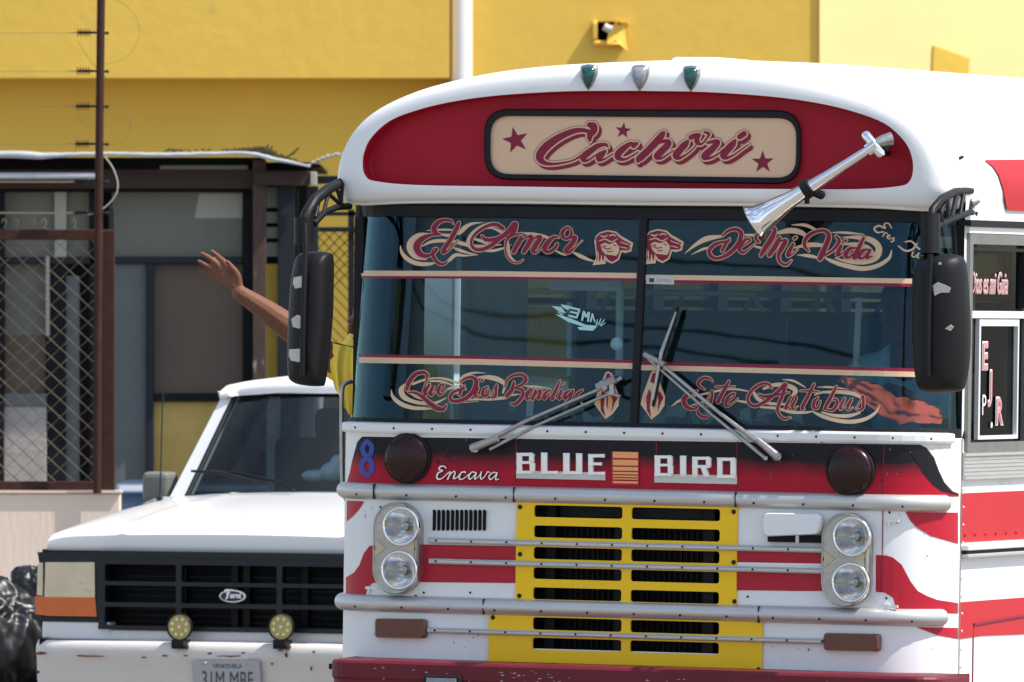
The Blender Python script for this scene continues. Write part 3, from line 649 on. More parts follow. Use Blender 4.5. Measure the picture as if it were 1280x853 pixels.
# ---- small hinges
for px, py in ((452,640),(458,734),(1108,650),(1107,757)):
    p = bs(px, py, 0); mb = MB(); mb.box((p.x, p.y-.012, p.z-.008), (p.x+.05, p.y-.002, p.z+.002)); mb.box((p.x+.01, p.y-.014, p.z-.022), (p.x+.018, p.y-.004, p.z+.004)); mb.build('hinge', 'alu_white', bus)
# ---- raised maker's name
def block(rects, z, name, parent, base):
    ox, oy, sc = z; mb = MB()
    for k, r in enumerate(rects):
        p = [(r[0], r[1]), (r[2], r[1]), (r[2], r[3]), (r[0], r[3])] if len(r) == 4 else [(r[i], r[i+1]) for i in (0, 2, 4, 6)]
        d = base+.0004*k; A = [BUS.y(ox+a/sc, oy+b/sc, -.003) for a, b in p]; cc = sum(A, Vector())/4; B = [Vector((v.x, -d, v.z)) for v in A]
        T = [cc+(Vector((v.x, 0, v.z))-Vector((cc.x, 0, cc.z)))*.72 for v in B]; T = [Vector((v.x, -d-.004, v.z)) for v in T]
        mb.grid([A, B, T], True); mb.add(T, [(0, 1, 2, 3)])
    return mb.build(name, 'bus_white' if parent is None else 'chrome_letter', parent)
M['chrome_letter'] = mat('chromed_letter', (.80, .80, .78), .3, metal=.35, var=.15, vs=40)
NB = (640, 555, 9.143); NR = (800, 555, 9.143)
mb = MB(); a, b = BUS.y(646.5, 588.5), BUS.y(757.5, 600.5); mb.box((a.x, -.008, b.z), (b.x, -.003, a.z)); np1 = mb.build('maker_name', 'alu', bus)
mb = MB(); a, b = BUS.y(819, 592.5), BUS.y(922, 605.5); mb.box((a.x, -.008, b.z), (b.x, -.003, a.z)); np2 = mb.build('maker_name', 'alu', bus)
for L_ in ([(60,100,125,345),(60,100,240,142),(60,195,245,232),(60,305,250,345),(205,112,262,215),(212,218,272,333)], [(340,100,410,345),(340,308,530,345)], [(592,105,665,345),(740,108,810,345),(592,310,810,350)], [(880,115,938,355),(880,115,1065,158),(880,210,1035,248),(880,318,1070,355)]): block(L_, NB, 'letter', np1, .012)
for L_ in ([(175,130,240,370),(175,130,365,170),(175,226,375,260),(175,332,370,370),(322,142,382,238),(328,246,388,358)], [(465,135,535,375)], [(605,145,668,385),(605,145,800,185),(605,240,805,278),(762,158,822,268),(700,265,765,265,812,385,742,385)], [(890,155,952,395),(890,155,1090,198),(890,352,1095,395),(1042,168,1108,380)]): block(L_, NR, 'letter', np2, .012)
EN = ["240,165,14 215,140,16 165,145,20 150,180,20 195,200,16 140,225,20 118,270,20 130,310,20 190,300,14 250,245,12 295,215,16 290,250,18 262,312,20", "268,300,8 310,235,12 350,208,16 360,235,18 340,300,20 385,290,12 440,230,10 495,212,18", "500,225,16 455,215,14 420,270,20 425,312,18 480,300,12 560,235,12",
 "632,222,16 585,218,16 545,270,20 555,312,18 600,280,12 645,225,12 630,270,18 625,312,16 680,270,10 712,212,14", "712,220,14 700,270,18 710,312,16 760,270,12 795,215,14 830,225,10", "915,228,14 870,222,14 815,270,18 830,316,18 880,280,12 925,225,12 905,280,18 905,318,16 945,310,10"]
ribbons(EN, (535, 570, 10.667), lambda a, b, o: BUS.y(a, b, -.012-o), 0, 0).build('maker_script', 'chrome_letter', bus)
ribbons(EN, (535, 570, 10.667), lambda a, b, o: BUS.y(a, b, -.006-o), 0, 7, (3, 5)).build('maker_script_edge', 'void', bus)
ribbons(["460,552,6 465,557,6 465,565,6 460,571,6 455,565,6 455,557,6 460,552,6", "460,572,6 465.5,578,6 465.5,588,6 460,594,6 454,588,6 454,578,6 460,572,6"], (0, 0, 1), bs, .0045, 0, n=7, step=.0004).build('blue_number_eight', 'blue', bus)
bd = flat_poly([(764.5,564.5),(799,565.5),(799,608),(764.5,607)], lambda a, b, o: BUS.y(a, b, -.006), 0).build('badge', 'red', bus)
for a, b in ((90,160),(180,245),(262,305),(320,345),(360,378),(392,405),(425,450)):
    flat_poly([(766,555+a/9.143),(797.5,555.6+a/9.143),(797.5,555.6+b/9.143),(766,555+b/9.143)], lambda x, y, o: BUS.y(x, y, -.0085), 0).build('badge_stripe', 'orange_vinyl', bd)
# ---- bumper
bz1 = BUS.y(600, 829, -.25).z; xa, xb = BUS.y(407, 825, -.25).x, BUS.y(1172, 850, -.25).x
def bump_path(off, z):
    r = .10; P = [(xa-off*0, .1)]
    P += [(xa+r-r*math.cos(a)-off*math.cos(a), -.27+r-r*math.sin(a)-off*math.sin(a)) for a in [math.pi/2*k/6 for k in range(7)]]
    P += [(xb-r+(r+off)*math.sin(a), -.27+r-(r+off)*math.cos(a)) for a in [math.pi/2*k/6 for k in range(7)]]+[(xb, .1)]
    return [Vector((x, y, z)) for x, y in P]
mb = MB(); mb.grid([[Vector((p.x, .1, bz1-.002)) for p in bump_path(0, 0)], bump_path(-.03, bz1), bump_path(-.006, bz1-.004), bump_path(0, bz1-.012), bump_path(0, bz1-.065), bump_path(-.008, bz1-.075), bump_path(-.008, bz1-.22), bump_path(-.03, bz1-.24)]); bump = mb.build('bumper', 'bumper', bus, smooth=False)
def fog(px, w):
    p = BUS.y(px, 848, -.27); mb = MB(); mb.box((p.x-w, -.285, p.z-.05), (p.x+w, -.262, p.z+.012)); o = bevel(mb.build('bumper_lamp', 'rubber', bump), .008)
    mb = MB(); mb.box((p.x-w*.78, -.292, p.z-.045), (p.x+w*.78, -.286, p.z+.001)); mb.build('bumper_lens', 'clear_lens', bump)
fog(554, .075)
p = BUS.y(770, 850, -.27); mb = MB(); mb.box((p.x-.32, -.268, p.z-.1), (p.x+.33, -.2625, p.z+.004)); mb.build('bumper_recess', 'void', bump)
mb = MB(); mb.box((-1.1, -.2, z_bump-.02), (1.1, -.02, z_bump+.0)); mb.build('bumper_step', 'void', bus)
M['chip'] = mat('worn_paint_chip', (.34, .30, .27), .7, var=.3, vs=60)
mb = MB()
for k in range(46):
    px = random.choice([random.gauss(640, 45), random.uniform(420, 1150)]); py = 832+(px-407)*.0368+random.choice([random.uniform(-3, 5), random.uniform(0, 16)]); w = random.uniform(.6, 3.2); h = random.uniform(.4, 1.1)
    mb.v and None; q_ = [(px+w*math.cos(a)*random.uniform(.6, 1), py+h*math.sin(a)*random.uniform(.6, 1)) for a in [2*math.pi*j/7 for j in range(7)]]
    A_ = [BUS.y(a, b, -.2712) for a, b in q_]; mb.add(A_, [tuple(range(7))])
stuff(mb.build('paint_chips', 'chip', bump))
mb = MB(); M['grime'] = mat('brown_grime_speck', (.16, .11, .08), .8, var=.4, vs=60)
for k in range(90):
    px = random.uniform(445, 1190); py = random.choice([random.uniform(628, 745), random.uniform(785, 815), random.uniform(548, 606)]); y_ = py+(px-784)*.018
    if 612 < px < 954 or 470 < px < 545 or 1028 < px < 1100: continue
    w = random.uniform(.3, 1.0); h = w*random.uniform(.8, 3.0); A_ = [bs(px+w*math.cos(a), y_+h*math.sin(a), .0046) for a in [2*math.pi*j/6 for j in range(6)]]; mb.add(A_, [tuple(range(6))])
stuff(mb.build('grime_specks', 'grime', front))
# wheels
for sx in (-1, 1):
    for wy in (1.1, 6.6):
        mb = MB(); lathe(mb, (sx*1.0, wy, .5), [(.3, -.12), (.46, -.12), (.5, -.09), (.5, .09), (.46, .12), (.3, .12)], (sx, 0, 0), 28); wh = mb.build('tyre', 'rubber', bus, smooth=True)
        mb = MB(); lathe(mb, (sx*1.0, wy, .5), [(.3, .11), (.26, .06), (.12, .04), (.1, .1), (.001, .1)], (sx, 0, 0), 24); mb.build('rim', 'alu_white', wh, smooth=True)
# ---- windscreen glass (two panes, wrapped round the corners)
tD = GP.hit(BUS, 797, 400, 0, True)[0]; tE0, tE1 = -1.36, 1.36; zb0, zt0 = z_sill+.012, zt+.01
def pane(t0, t1, m, off=0, za=zb0, zb=zt0, nt=30, nz=6):
    mb = MB(); mb.grid([[GP.at(t0+(t1-t0)*i/nt, za+(zb-za)*j/nz, off) for i in range(nt+1)] for j in range(nz+1)]); return mb
tm = GP.hit(BUS, 797, 400, 0, True)[0]; tm = .012
wl = pane(tE0, tm-.008, 'x').build('windscreen', 'glass_bus', bus, smooth=True)
wr = pane(tm+.008, tE1, 'x').build('windscreen', 'glass_bus', bus, smooth=True)
mb = MB(); mb.grid([[GP.at(tm+dx, z, o) for dx, o in ((-.017, 0), (-.014, .012), (.014, .012), (.017, 0), (.014, -.012), (-.014, -.012), (-.017, 0))] for z in (zb0, zt0)]); mb.build('centre_strip', 'rubber', bus)
mb = MB(); tt = [tE0+(tE1-tE0)*k/50 for k in range(51)]
mb.grid([[GP.at(t, z_sill-.02, .0) for t in tt], [GP.at(t, z_sill+.0, .012) for t in tt], [GP.at(t, zb0+.022, .010) for t in tt], [GP.at(t, zb0+.024, -.004) for t in tt]]); mb.build('windscreen_gasket', 'rubber', bus)
for t0, t1 in ((tE0-.02, tE0+.02), (tE1-.02, tE1+.05)):
    mb = MB(); mb.grid([[GP.at(t0+(t1-t0)*k/4, z, .010) for k in range(5)] for z in (z_sill-.01, 1.9, 2.2, zt0+.05)]); mb.build('corner_post', 'rubber', bus, smooth=True)
mb = MB(); mb.box((-Wb+.02, .28, 1.0), (-Wb+.05, .84, 2.38)); dr = bevel(mb.build('folding_door', 'int_dark', bus), .005, 1)
mb = MB(); mb.box((-Wb+.018, .34, 1.7), (-Wb+.019, .78, 2.3)); mb.build('door_pane', 'glass_far', dr)
# corner pillar between windscreen and side windows
for sgn in (-1, 1):
    mb = MB(); mb.box((sgn*(Wb-.04), .252, z_sill-.02), (sgn*(Wb-.004), .275, zg)); mb.build('corner_pillar', 'rubber', bus)
# films and pinstripes
def wband(par, pts, h, m, off, name='pinstripe'):
    return band([(x, y) for x, y in pts], [(x, y+h) for x, y in pts], gs, off, 8, 2).build(name, m, par)
zf = lambda px, py: GP.hit(BUS, px, py, 0, True)[1]
uL, uR = [(447,340),(452,338.5),(600,339),(796,341.5)], [(806,343.5),(950,345.5),(1140,348.5)]
lL, lR = [(441,446.5),(600,449),(794,454.3)], [(797,456.3),(950,460),(1146,465)]
wband(wl, uL, 6.6, 'cream', .0012); wband(wl, [(x, y+6.6) for x, y in uL], 3, 'maroon', .0012)
wband(wr, uR, 6.2, 'cream', .0012); wband(wr, [(x, y+6.2) for x, y in uR], 4, 'maroon', .0012)
wband(wl, lL, 7.2, 'cream', .0012); wband(wl, [(x, y-3.6) for x, y in lL], 3.6, 'maroon', .0012)
wband(wr, lR, 6.6, 'cream', .0012); wband(wr, [(x, y-4.2) for x, y in lR], 4.2, 'maroon', .0012)
zu, zlw = (zf(620, 342)+zf(1000, 350))/2, (zf(620, 455)+zf(1000, 467))/2
tF = GP.hit(BUS, 1146, 470, 0, True)[0]
pane(tE0, tm-.01, '', -.004, zu, zt0).build('sun_film', 'film', wl); pane(tm+.01, tF, '', -.004, zu, zt0).build('sun_film', 'film', wr)
pane(tE0, tm-.01, '', -.004, zb0, zlw).build('dash_film', 'film2', wl); pane(tm+.01, tF, '', -.004, zb0, zlw).build('dash_film', 'film2', wr)
# lettering on the glass
def words(par, z, strokes, swoosh, sw=1.0, ex=15, wf=.9, name='lettering'):
    if swoosh: ribbons(swoosh, z, gs, .0016).build('swoosh', 'cream', par)
    if strokes:
        ribbons([[(a, b, w*wf) for a, b, w in parse(s)] for s in strokes], z, gs, .0040, ex).build('lettering_outline', 'cream', par)
        ribbons([[(a, b, w*wf) for a, b, w in parse(s)] for s in strokes], z, gs, .0062, 0).build(name, 'maroon', par)
Z1, Z2 = (495, 265, 8.), (640, 265, 8.)
words(wl, Z1, ["578,120,10 555,92,24 490,82,32 425,108,50 385,165,58 405,212,46 455,228,12","450,232,10 370,230,28 275,265,56 215,335,76 235,410,66 300,442,44 360,425,30 400,398,30 420,372,22 385,372,18 372,420,34 405,490,38 455,522,32 500,515,22 520,490,10",
 "635,110,32 612,165,48 550,280,50 485,375,48 480,408,36 530,385,14 600,315,10 622,285,8","862,238,16 895,275,40 980,278,44 1060,250,46 1125,200,50 1190,125,60","1072,165,46 1000,125,40 900,150,32 800,220,30 758,300,26 785,365,34 860,378,38 960,335,44 1060,255,44",
 "1205,125,50 1185,200,48 1115,280,26 1100,360,18 1115,440,18 1170,500,18 1235,508,16 1275,482,14","1060,250,12 1160,240,16 1260,215,16"],
 ["45,340,8 62,410,32 120,475,44 220,518,44 330,522,34 400,510,10","330,218,10 230,235,46 155,300,66 145,375,66 200,450,46 300,472,24","310,187,5 400,180,18 540,180,18 600,190,5","262,345,10 340,305,28 430,290,34 560,295,30 640,310,38 760,340,30 900,338,14",
 "560,350,5 640,385,30 740,415,16 825,430,4","825,430,4 700,438,18 600,432,34 540,480,36 500,515,12","630,215,36 670,180,46 690,160,46 760,120,28 880,105,4","1085,190,15 1035,128,26 960,112,22 860,148,34 765,225,44 728,310,44 775,378,34 850,402,16","850,390,16 980,388,28 1080,362,18 1160,330,6",
 "780,270,20 850,290,30 950,330,20 1060,330,8","860,180,6 960,160,20 1050,200,26 1110,220,20","420,215,8 520,235,28 640,215,6","1120,300,26 1130,380,30 1150,450,22 1200,500,14"])
words(wl, Z2, ["98,258,40 65,320,52 22,400,46","22,400,8 90,300,12 160,250,24 200,252,44 175,315,54 122,400,46","122,400,8 200,290,12 262,248,28 288,262,50 240,340,56 215,395,44 255,402,20 310,350,10","472,258,14 425,252,32 358,312,58 332,375,52 370,402,36 435,362,36 462,315,18 440,325,8","600,178,14 560,158,28 512,200,44 515,250,40 560,270,28 600,225,34 598,185,20",
 "575,265,14 640,255,44 600,325,54 545,385,50 575,405,34 640,350,14 708,288,8","0,240,14 60,222,18 120,215,8"],
 ["90,212,12 200,222,32 330,248,32 410,275,5","600,398,10 680,440,38 760,475,28 832,497,8","430,385,14 500,420,20 550,440,4"])
def emblem(z, par, mir=False):
    ox, oy, s = z; g = lambda pts: [(ox+a/s, oy+b/s) for a, b in pts]
    o = [(808,535),(845,455),(836,360),(826,300),(838,245),(880,205),(960,183),(1045,198),(1098,245),(1150,272),(1216,312),(1196,395),(1135,412),(1100,402),(1072,482),(1005,520),(948,495),(935,470),(940,520),(880,527)]
    flat_poly(g(o), gs, .0030).build('emblem', 'cream', par)
    m_ = [[(838,505),(858,440),(848,350),(842,262),(885,218),(960,197),(1035,212),(1085,262),(1140,295),(1195,320),(1176,345),(1190,362),(1170,385),(1120,385),(1088,385),(1060,470),(1005,502),(965,480),(930,430),(915,500),(895,440),(880,505),(868,450)]]
    for k, q in enumerate(m_): flat_poly(g(q), gs, .0042).build('emblem_drawing', 'maroon', par)
    flat_poly(g([(890,330),(930,310),(985,325),(1040,300),(1078,350),(1075,400),(1050,440),(985,432),(940,425),(905,385)]), gs, .0052).build('emblem_light', 'cream', par)
    st = ["895,240,12 930,250,16 960,235,8","980,240,12 1020,230,14 1045,245,8","880,290,10 940,275,12 1000,300,12 1060,270,8","1090,300,8 1140,320,10 1180,330,6","1090,350,8 1130,360,10 1165,365,6","865,400,8 870,450,10 860,490,6","900,440,10 905,480,8"]
    ribbons(st, z, gs, .0056).build('emblem_strokes', 'cream', par)
    ribbons(["905,345,8 950,372,10 1000,362,8","960,400,10 1010,395,8","1000,480,10 975,455,12 1000,445,14 1035,460,10","925,335,8 940,345,12","1020,330,8 1045,340,10"], z, gs, .0068).build('emblem_strokes', 'maroon', par)
emblem(Z2, wl)
emblem((813-826/7.4, 289-190/7.4, 7.9), wr)
Z3, Z4 = (800, 265, 7.111), (960, 265, 6.4)
words(wr, Z3, ["802,235,10 770,280,30 735,345,30","738,215,18 790,168,26 860,155,32 905,195,42 875,290,44 785,378,38 690,415,30 632,390,36 622,340,36 680,285,32 800,258,18","895,318,8 965,275,14 985,250,20 950,242,22 905,292,38 890,340,36 925,362,26 975,328,12 1025,285,8","1062,268,22 1035,240,28 1045,200,26 1100,165,20 1160,150,16 1205,155,30 1175,235,50 1120,320,48 1080,388,34"],
 ["400,370,4 500,290,30 600,238,48 725,218,24","458,380,3 560,332,22 650,312,12","900,205,10 980,207,24 1055,212,22","1000,300,14 1050,315,22 1080,320,16"])
words(wr, Z4, ["95,212,32 60,280,44 15,345,38","15,345,8 90,245,12 148,230,30 115,290,42 88,350,30 102,402,24 150,425,22 190,390,12","205,258,24 175,315,38 162,352,28 205,335,10 240,300,8","215,213,26 228,205,22","330,312,15 296,268,28 312,208,32 370,165,28 450,150,26 492,190,38 470,265,44 420,372,46","425,365,14 520,310,22 575,235,30 548,195,18",
 "592,270,22 570,315,38 562,348,28 602,330,10 640,300,8","618,235,24 630,229,20","705,288,14 655,298,32 625,350,38 655,364,20 720,300,12","772,205,22 730,290,38 692,368,32 735,358,10","805,300,14 762,312,32 732,360,32 765,370,18 812,312,12","822,305,26 792,365,32 842,355,8"],
 ["990,308,8 968,372,26 880,430,34 760,455,36 620,430,36 520,398,30 460,370,14","600,205,8 720,205,32 830,228,46 888,290,52 860,365,56 760,402,40 640,398,24 540,370,10","190,105,5 300,107,26 395,150,18","85,168,26 180,150,44 270,168,40 325,215,18","510,165,5 620,167,20 770,180,6","200,290,8 330,265,38 460,268,24","235,345,5 330,352,28 430,375,12","600,260,10 700,260,30 800,290,40 840,340,40","640,380,10 720,385,20 800,375,20"])
ribbons(["990,130,9 965,92,12 930,100,12 940,132,12 890,112,16 852,135,16 878,165,14 925,160,10","920,196,11 934,170,12","928,184,8 944,168,9 956,174,9","958,206,7 976,196,8 972,185,10 958,192,13 960,212,12 976,216,8 990,208,6","1012,208,10 998,214,10 1008,226,12 996,240,10 984,236,8","1098,240,10 1150,238,14 1205,295,14 1255,298,10","1190,255,12 1155,300,16 1100,312,16 1045,275,12","1160,322,12 1150,350,13 1168,362,10 1196,338,8","1206,330,12 1192,362,13 1210,370,9"], Z4, gs, .003).build('small_lettering', 'cream', wr)
Z5, Z6 = (480, 450, 8.), (620, 450, 7.111)
words(wl, Z5, ["448,150,18 400,125,38 320,145,44 258,220,48 235,295,34","440,150,26 425,235,14 395,315,16","250,325,16 310,328,28 380,362,38 450,422,48 530,482,54 600,492,38 628,450,16","458,250,26 420,312,40 418,348,28 465,318,8 500,262,28 470,322,38 478,352,24 520,320,8","555,310,10 595,272,14 605,245,16 575,252,24 545,302,36 562,346,28 602,330,10 635,295,8",
 "770,225,14 820,185,26 890,175,32 930,220,48 900,310,48 820,388,44 720,415,38 668,390,34 690,332,32 760,297,26 822,292,14","812,262,14 778,300,32 762,352,28","948,280,26 918,340,38 928,370,22 965,350,8","985,207,26 997,202,20","1042,270,16 1000,302,34 996,356,34 1040,350,26 1056,300,14","1072,352,8 1104,300,10 1134,248,16 1128,300,26 1122,358,28 1092,378,18 1078,368,12"],
 ["75,300,6 90,370,32 170,440,44 290,480,38 400,486,30 485,490,8","210,242,12 175,300,54 200,370,54 290,415,38 400,435,34 520,430,28 625,380,10","290,242,26 400,202,22 520,182,16 620,192,22 720,225,24 790,252,10","460,212,18 580,217,22 710,262,12","740,222,8 800,165,32 900,130,20 1020,132,4","940,175,14 1050,175,44 1150,200,50 1212,250,34 1190,330,18","650,432,5 800,400,24 950,400,10","800,428,8 950,416,4","900,392,12 1050,397,22 1220,380,28","270,340,16 350,380,22 440,400,14","620,300,16 680,280,26 740,260,14"])
words(wl, Z6, ["162,200,22 148,262,38 100,322,38","85,240,14 105,180,20 160,140,24 235,132,28 272,172,34 235,222,26 175,250,14 240,270,28 236,332,32 180,392,30 138,392,18","280,322,8 322,280,14 315,258,18 280,300,32 282,348,24 322,328,8","358,272,24 330,352,28","330,350,8 385,275,14 402,285,28 376,345,26 412,332,8","485,265,14 440,302,30 432,348,26 482,300,12","572,188,16 540,262,28 500,348,26 532,338,8","588,270,22 560,346,26 602,328,8","604,212,18 614,208,14","665,270,14 622,302,30 622,346,24 672,290,14","690,272,22 662,345,24 632,372,14","775,270,16 732,300,28 712,340,22"],
 ["95,330,10 20,342,26 -20,346,10","100,322,10 160,312,18 215,305,4","255,232,10 360,240,18 500,258,4","760,384,14 825,405,3"], ex=13)
Z7, Z8 = (795, 450, 8.), (940, 455, 7.111)
words(wr, Z7, ["772,215,14 738,186,26 680,182,32 632,220,38 640,262,26 690,295,12","620,308,18 535,340,44 482,400,50 510,468,44 580,492,28 622,462,20 640,435,14","620,500,22 635,545,34 690,577,28 740,548,14","690,430,8 730,370,10 765,308,16 768,360,28 745,438,32 705,456,22 688,442,14","935,212,22 890,300,40 822,420,38 852,420,10","800,270,16 880,268,20 992,266,8","905,430,10 970,378,16 992,338,20 950,350,28 908,410,42 912,462,28 970,438,12 1025,385,8"],
 ["355,467,3 430,412,26 540,370,24 650,348,20 760,325,20 870,300,24 990,293,20 1115,312,14","540,462,8 640,430,18 760,400,8","1005,408,18 1110,425,26"], ex=13)
words(wr, Z8, ["180,215,16 150,180,24 90,178,26 20,220,28 -30,290,28 -20,352,26 40,375,30 130,330,32 230,250,32 298,182,38","65,270,14 120,290,28 220,276,24 335,255,10","305,185,32 272,290,32 235,380,30 240,440,24 290,488,22 345,478,12","352,290,20 312,370,28 302,400,20 352,368,8 402,295,22 366,372,26 372,405,16 412,378,6","555,182,22 502,290,32 450,390,32 472,402,8","435,240,12 520,240,18 605,250,8","592,300,14 560,332,30 552,386,30 592,390,18 612,332,14","755,202,20 710,290,32 652,400,32","660,402,10 722,410,26 762,350,28 748,312,18 712,330,8","828,310,20 792,380,26 792,405,16 842,368,8 892,310,20 856,380,26 862,410,16 902,388,6","925,400,6 960,345,9 992,280,15 996,330,24 990,392,26 958,414,18 942,402,12"],
 ["1135,368,6 1100,432,22 1010,490,32 880,515,36 740,500,34 620,462,32 530,420,10","640,252,20 780,250,34 900,265,34 980,305,26","620,430,12 740,460,28 860,462,32 960,435,16","270,140,4 370,152,20 475,208,10","105,222,20 200,188,34 320,195,40 390,240,44 345,300,16","20,260,30 60,315,34 150,350,28 310,360,20","80,385,18 220,395,24 350,428,28 480,432,22 545,420,8","580,207,4 700,208,18 860,225,4","560,275,14 640,250,20"], ex=13)
# praying figures either side of the centre strip
for (z, par) in (((620, 450, 7.111), wl), ((795-30, 450-2, 7.111), wr)):
    ox, oy, s = z
    if par is wl: g = lambda pts: [(ox+a/s, oy+b/s) for a, b in pts]
    else: g = lambda pts: [(816+(a-985)/7.2, 464+(b-105)/7.0) for a, b in pts]
    flat_poly(g([(975,115),(1000,103),(1035,120),(1050,200),(1100,330),(1092,410),(1040,480),(975,528),(925,460),(878,395),(895,320),(940,200)]), gs, .0030).build('emblem', 'cream', par)
    for q in ([(985,125),(1015,118),(1030,190),(1000,215),(965,200)], [(930,330),(955,260),(975,300),(960,420),(975,510),(935,450)], [(1010,260),(1055,290),(1085,340),(1060,380),(1030,470),(1040,360)], [(985,300),(1000,330),(995,440),(985,400)]):
        flat_poly(g(q), gs, .0040).build('emblem_drawing', 'maroon', par)
    flat_poly(g([(1000,330),(1025,300),(1020,420),(1000,470)]), gs, .0046).build('emblem_drawing', 'orange_vinyl', par)
    flat_poly(g([(900,330),(925,300),(925,380),(905,390)]), gs, .0046).build('emblem_drawing', 'orange_vinyl', par)
flat_poly([(808,344.5),(843,345.5),(843,356),(808,355)], gs, .003).build('inspection_sticker', 'sticker', wr)
flat_poly([(812,348),(818,348),(818,353),(812,353)], gs, .0036).build('sticker_print', 'badge_blue', wr)
flat_poly([(822,348.5),(839,349),(839,353),(822,352.5)], gs, .0036).build('sticker_print', 'plate', wr)
M['pale_cyan'] = mat('pale_cyan_decal', (.35, .62, .62), .5)
ZD = (440, 340, 3.556)
dg = lambda pts: [(440+a/3.556, 340+b/3.556) for a, b in pts]
for q in ([(888,152),(930,156),(952,184),(925,180)], [(928,144),(975,153),(962,170),(940,160)], [(903,188),(935,194),(985,212),(1040,236),(1092,240),(1072,262),(1012,258),(1002,246),(1030,244),(965,224)], [(910,176),(945,190),(930,192)]):
    flat_poly(dg(q), gs, .0014).build('cut_decal', 'pale_cyan', wl)
ribbons(["1010,168,9 975,160,9", "1003,185,8 974,178,8", "998,203,9 966,195,9", "1012,168,8 1000,203,8", "1024,214,9 1032,176,9 1040,200,9 1054,180,9 1050,218,9", "1062,220,8 1070,188,8", "1070,188,6 1080,222,6", "1092,212,4 1088,234,7", "1108,208,4 1097,234,6", "1124,212,4 1104,236,5", "1128,226,3 1108,240,5"], ZD, gs, .0018).build('cut_decal', 'pale_cyan', wl)
# ---- things seen inside the cab
def ipost(px0, py0, px1, py1, y, r, m, name='grab_pole'):
    mb = MB(); mb.tube([BUS.y(px0, py0, y), BUS.y(px1, py1, y)], r, 8); return mb.build(name, m, bus, smooth=True)
mb = MB(); mb.box((-Wb+.03, .3, 1.0), (Wb-.03, LEN-.05, 1.03)); mb.build('floor', 'floor', bus)
mb = MB(); mb.box((-1.15, .12, 1.28), (1.15, .52, 1.55)); mb.box((-1.14, .08, 1.5), (1.14, .30, 1.585)); bevel(mb.build('dashboard', 'int_dark', bus), .02)
mb = MB(); mb.box((-Wb+.05, .36, 2.43), (Wb-.05, .60, 2.50)); mb.build('header_panel', 'int_pale', bus)
for px0, py0, px1, py1, y, r, m in ((1074, 372, 1069, 470, .75, .013, 'pipe_white'), (712, 378, 711, 470, .8, .012, 'pipe_white'), (775, 350, 774, 470, .6, .016, 'pipe_white')): ipost(px0, py0, px1, py1, y, r, m)
mb = MB(); c = BUS.y(771, 430, .12); lathe(mb, c, [(.024, 0), (.024, .004), (.001, .005)]); mb.build('white_disc', 'sun_white', bus, smooth=True)
mb = MB(); a, b = BUS.y(688, 350, .5), BUS.y(776, 364, .5); mb.box((a.x, .5, b.z), (b.x, .52, a.z)); mb.build('rear_window_stand_in', 'pipe_white', bus)  # added white panel stands in for the bright rear window
pa, pb_ = BUS.y(506, 262, 1.3), BUS.y(563, 520, 1.3); mb = MB(); mb.box((pa.x, 1.3, 1.03), (pb_.x, 1.33, pa.z)); pt = mb.build('door_gap_stand_in', 'pale_white', bus)  # added white board stands in for the bright view through the door gap
for q in ([(514,399),(528,399),(528,411),(514,411)], [(520,420),(528,420),(528,430),(520,430)], [(520,352),(527,352),(529,358),(526,363),(520,362),(518,357)], [(518,376),(525,376),(526,382),(519,383)]):
    flat_poly(q, lambda a, b, o: BUS.y(a, b, 1.296), 0).build('stand_in_mark', 'int_dark', pt)
mb = MB(); mb.tube([BUS.y(454, 262, .40), BUS.y(449, 528, .40)], .022, 10); mb.build('door_post', 'int_pale', bus, smooth=True)
mb = MB(); mb.tube([BUS.y(474, 262, .6), BUS.y(480, 330, .6), BUS.y(474, 420, .6), BUS.y(466, 520, .6)], .045, 8); mb.build('dark_strip_tube', 'black', bus, smooth=True)  # added black tube stands in for the dark strip behind the glass
def busseat(x, y):
    mb = MB(); mb.box((x-.44, y, 1.36), (x+.44, y+.42, 1.48)); mb.box((x-.44, y+.36, 1.45), (x+.44, y+.46, 2.05)); o = bevel(mb.build('passenger_seat', 'seat', bus), .04, 3)
    mb = MB(); 
    for sx in (-.36, .36): mb.box((x+sx-.02, y+.05, 1.03), (x+sx+.02, y+.35, 1.37))
    mb.build('seat_leg', 'chrome_dull', o)
    mb = MB(); mb.tube([(x-.35, y+.41, 2.03), (x-.3, y+.41, 2.12), (x+.3, y+.41, 2.12), (x+.35, y+.41, 2.03)], .013, 6); mb.build('seat_rail', 'pipe_white', o, smooth=True)
for k in range(8):
    busseat(-.68, 1.9+.8*k); busseat(.68, 1.9+.8*k)
# steering wheel
sc_ = Vector((.72, .62, 1.62)); ax = Vector((0, .75, .66)).normalized(); u = Vector((1, 0, 0)); v = ax.cross(u)
mb = MB(); ring = [sc_+(u*math.cos(a)+v*math.sin(a))*.23 for a in [2*math.pi*k/32 for k in range(33)]]; mb.tube(ring, .014, 8, False); mb.tube([ring[0], ring[16]], .011); mb.tube([ring[8], ring[24]], .011); mb.tube([sc_, sc_-ax*.3], .03); mb.build('steering_wheel', 'plastic', bus, smooth=True)
mb = MB(); mb.box((.46, 1.1, 1.4), (.98, 1.5, 1.52)); mb.box((.46, 1.45, 1.5), (.98, 1.56, 2.1)); bevel(mb.build('driver_seat', 'seat', bus), .04, 3)
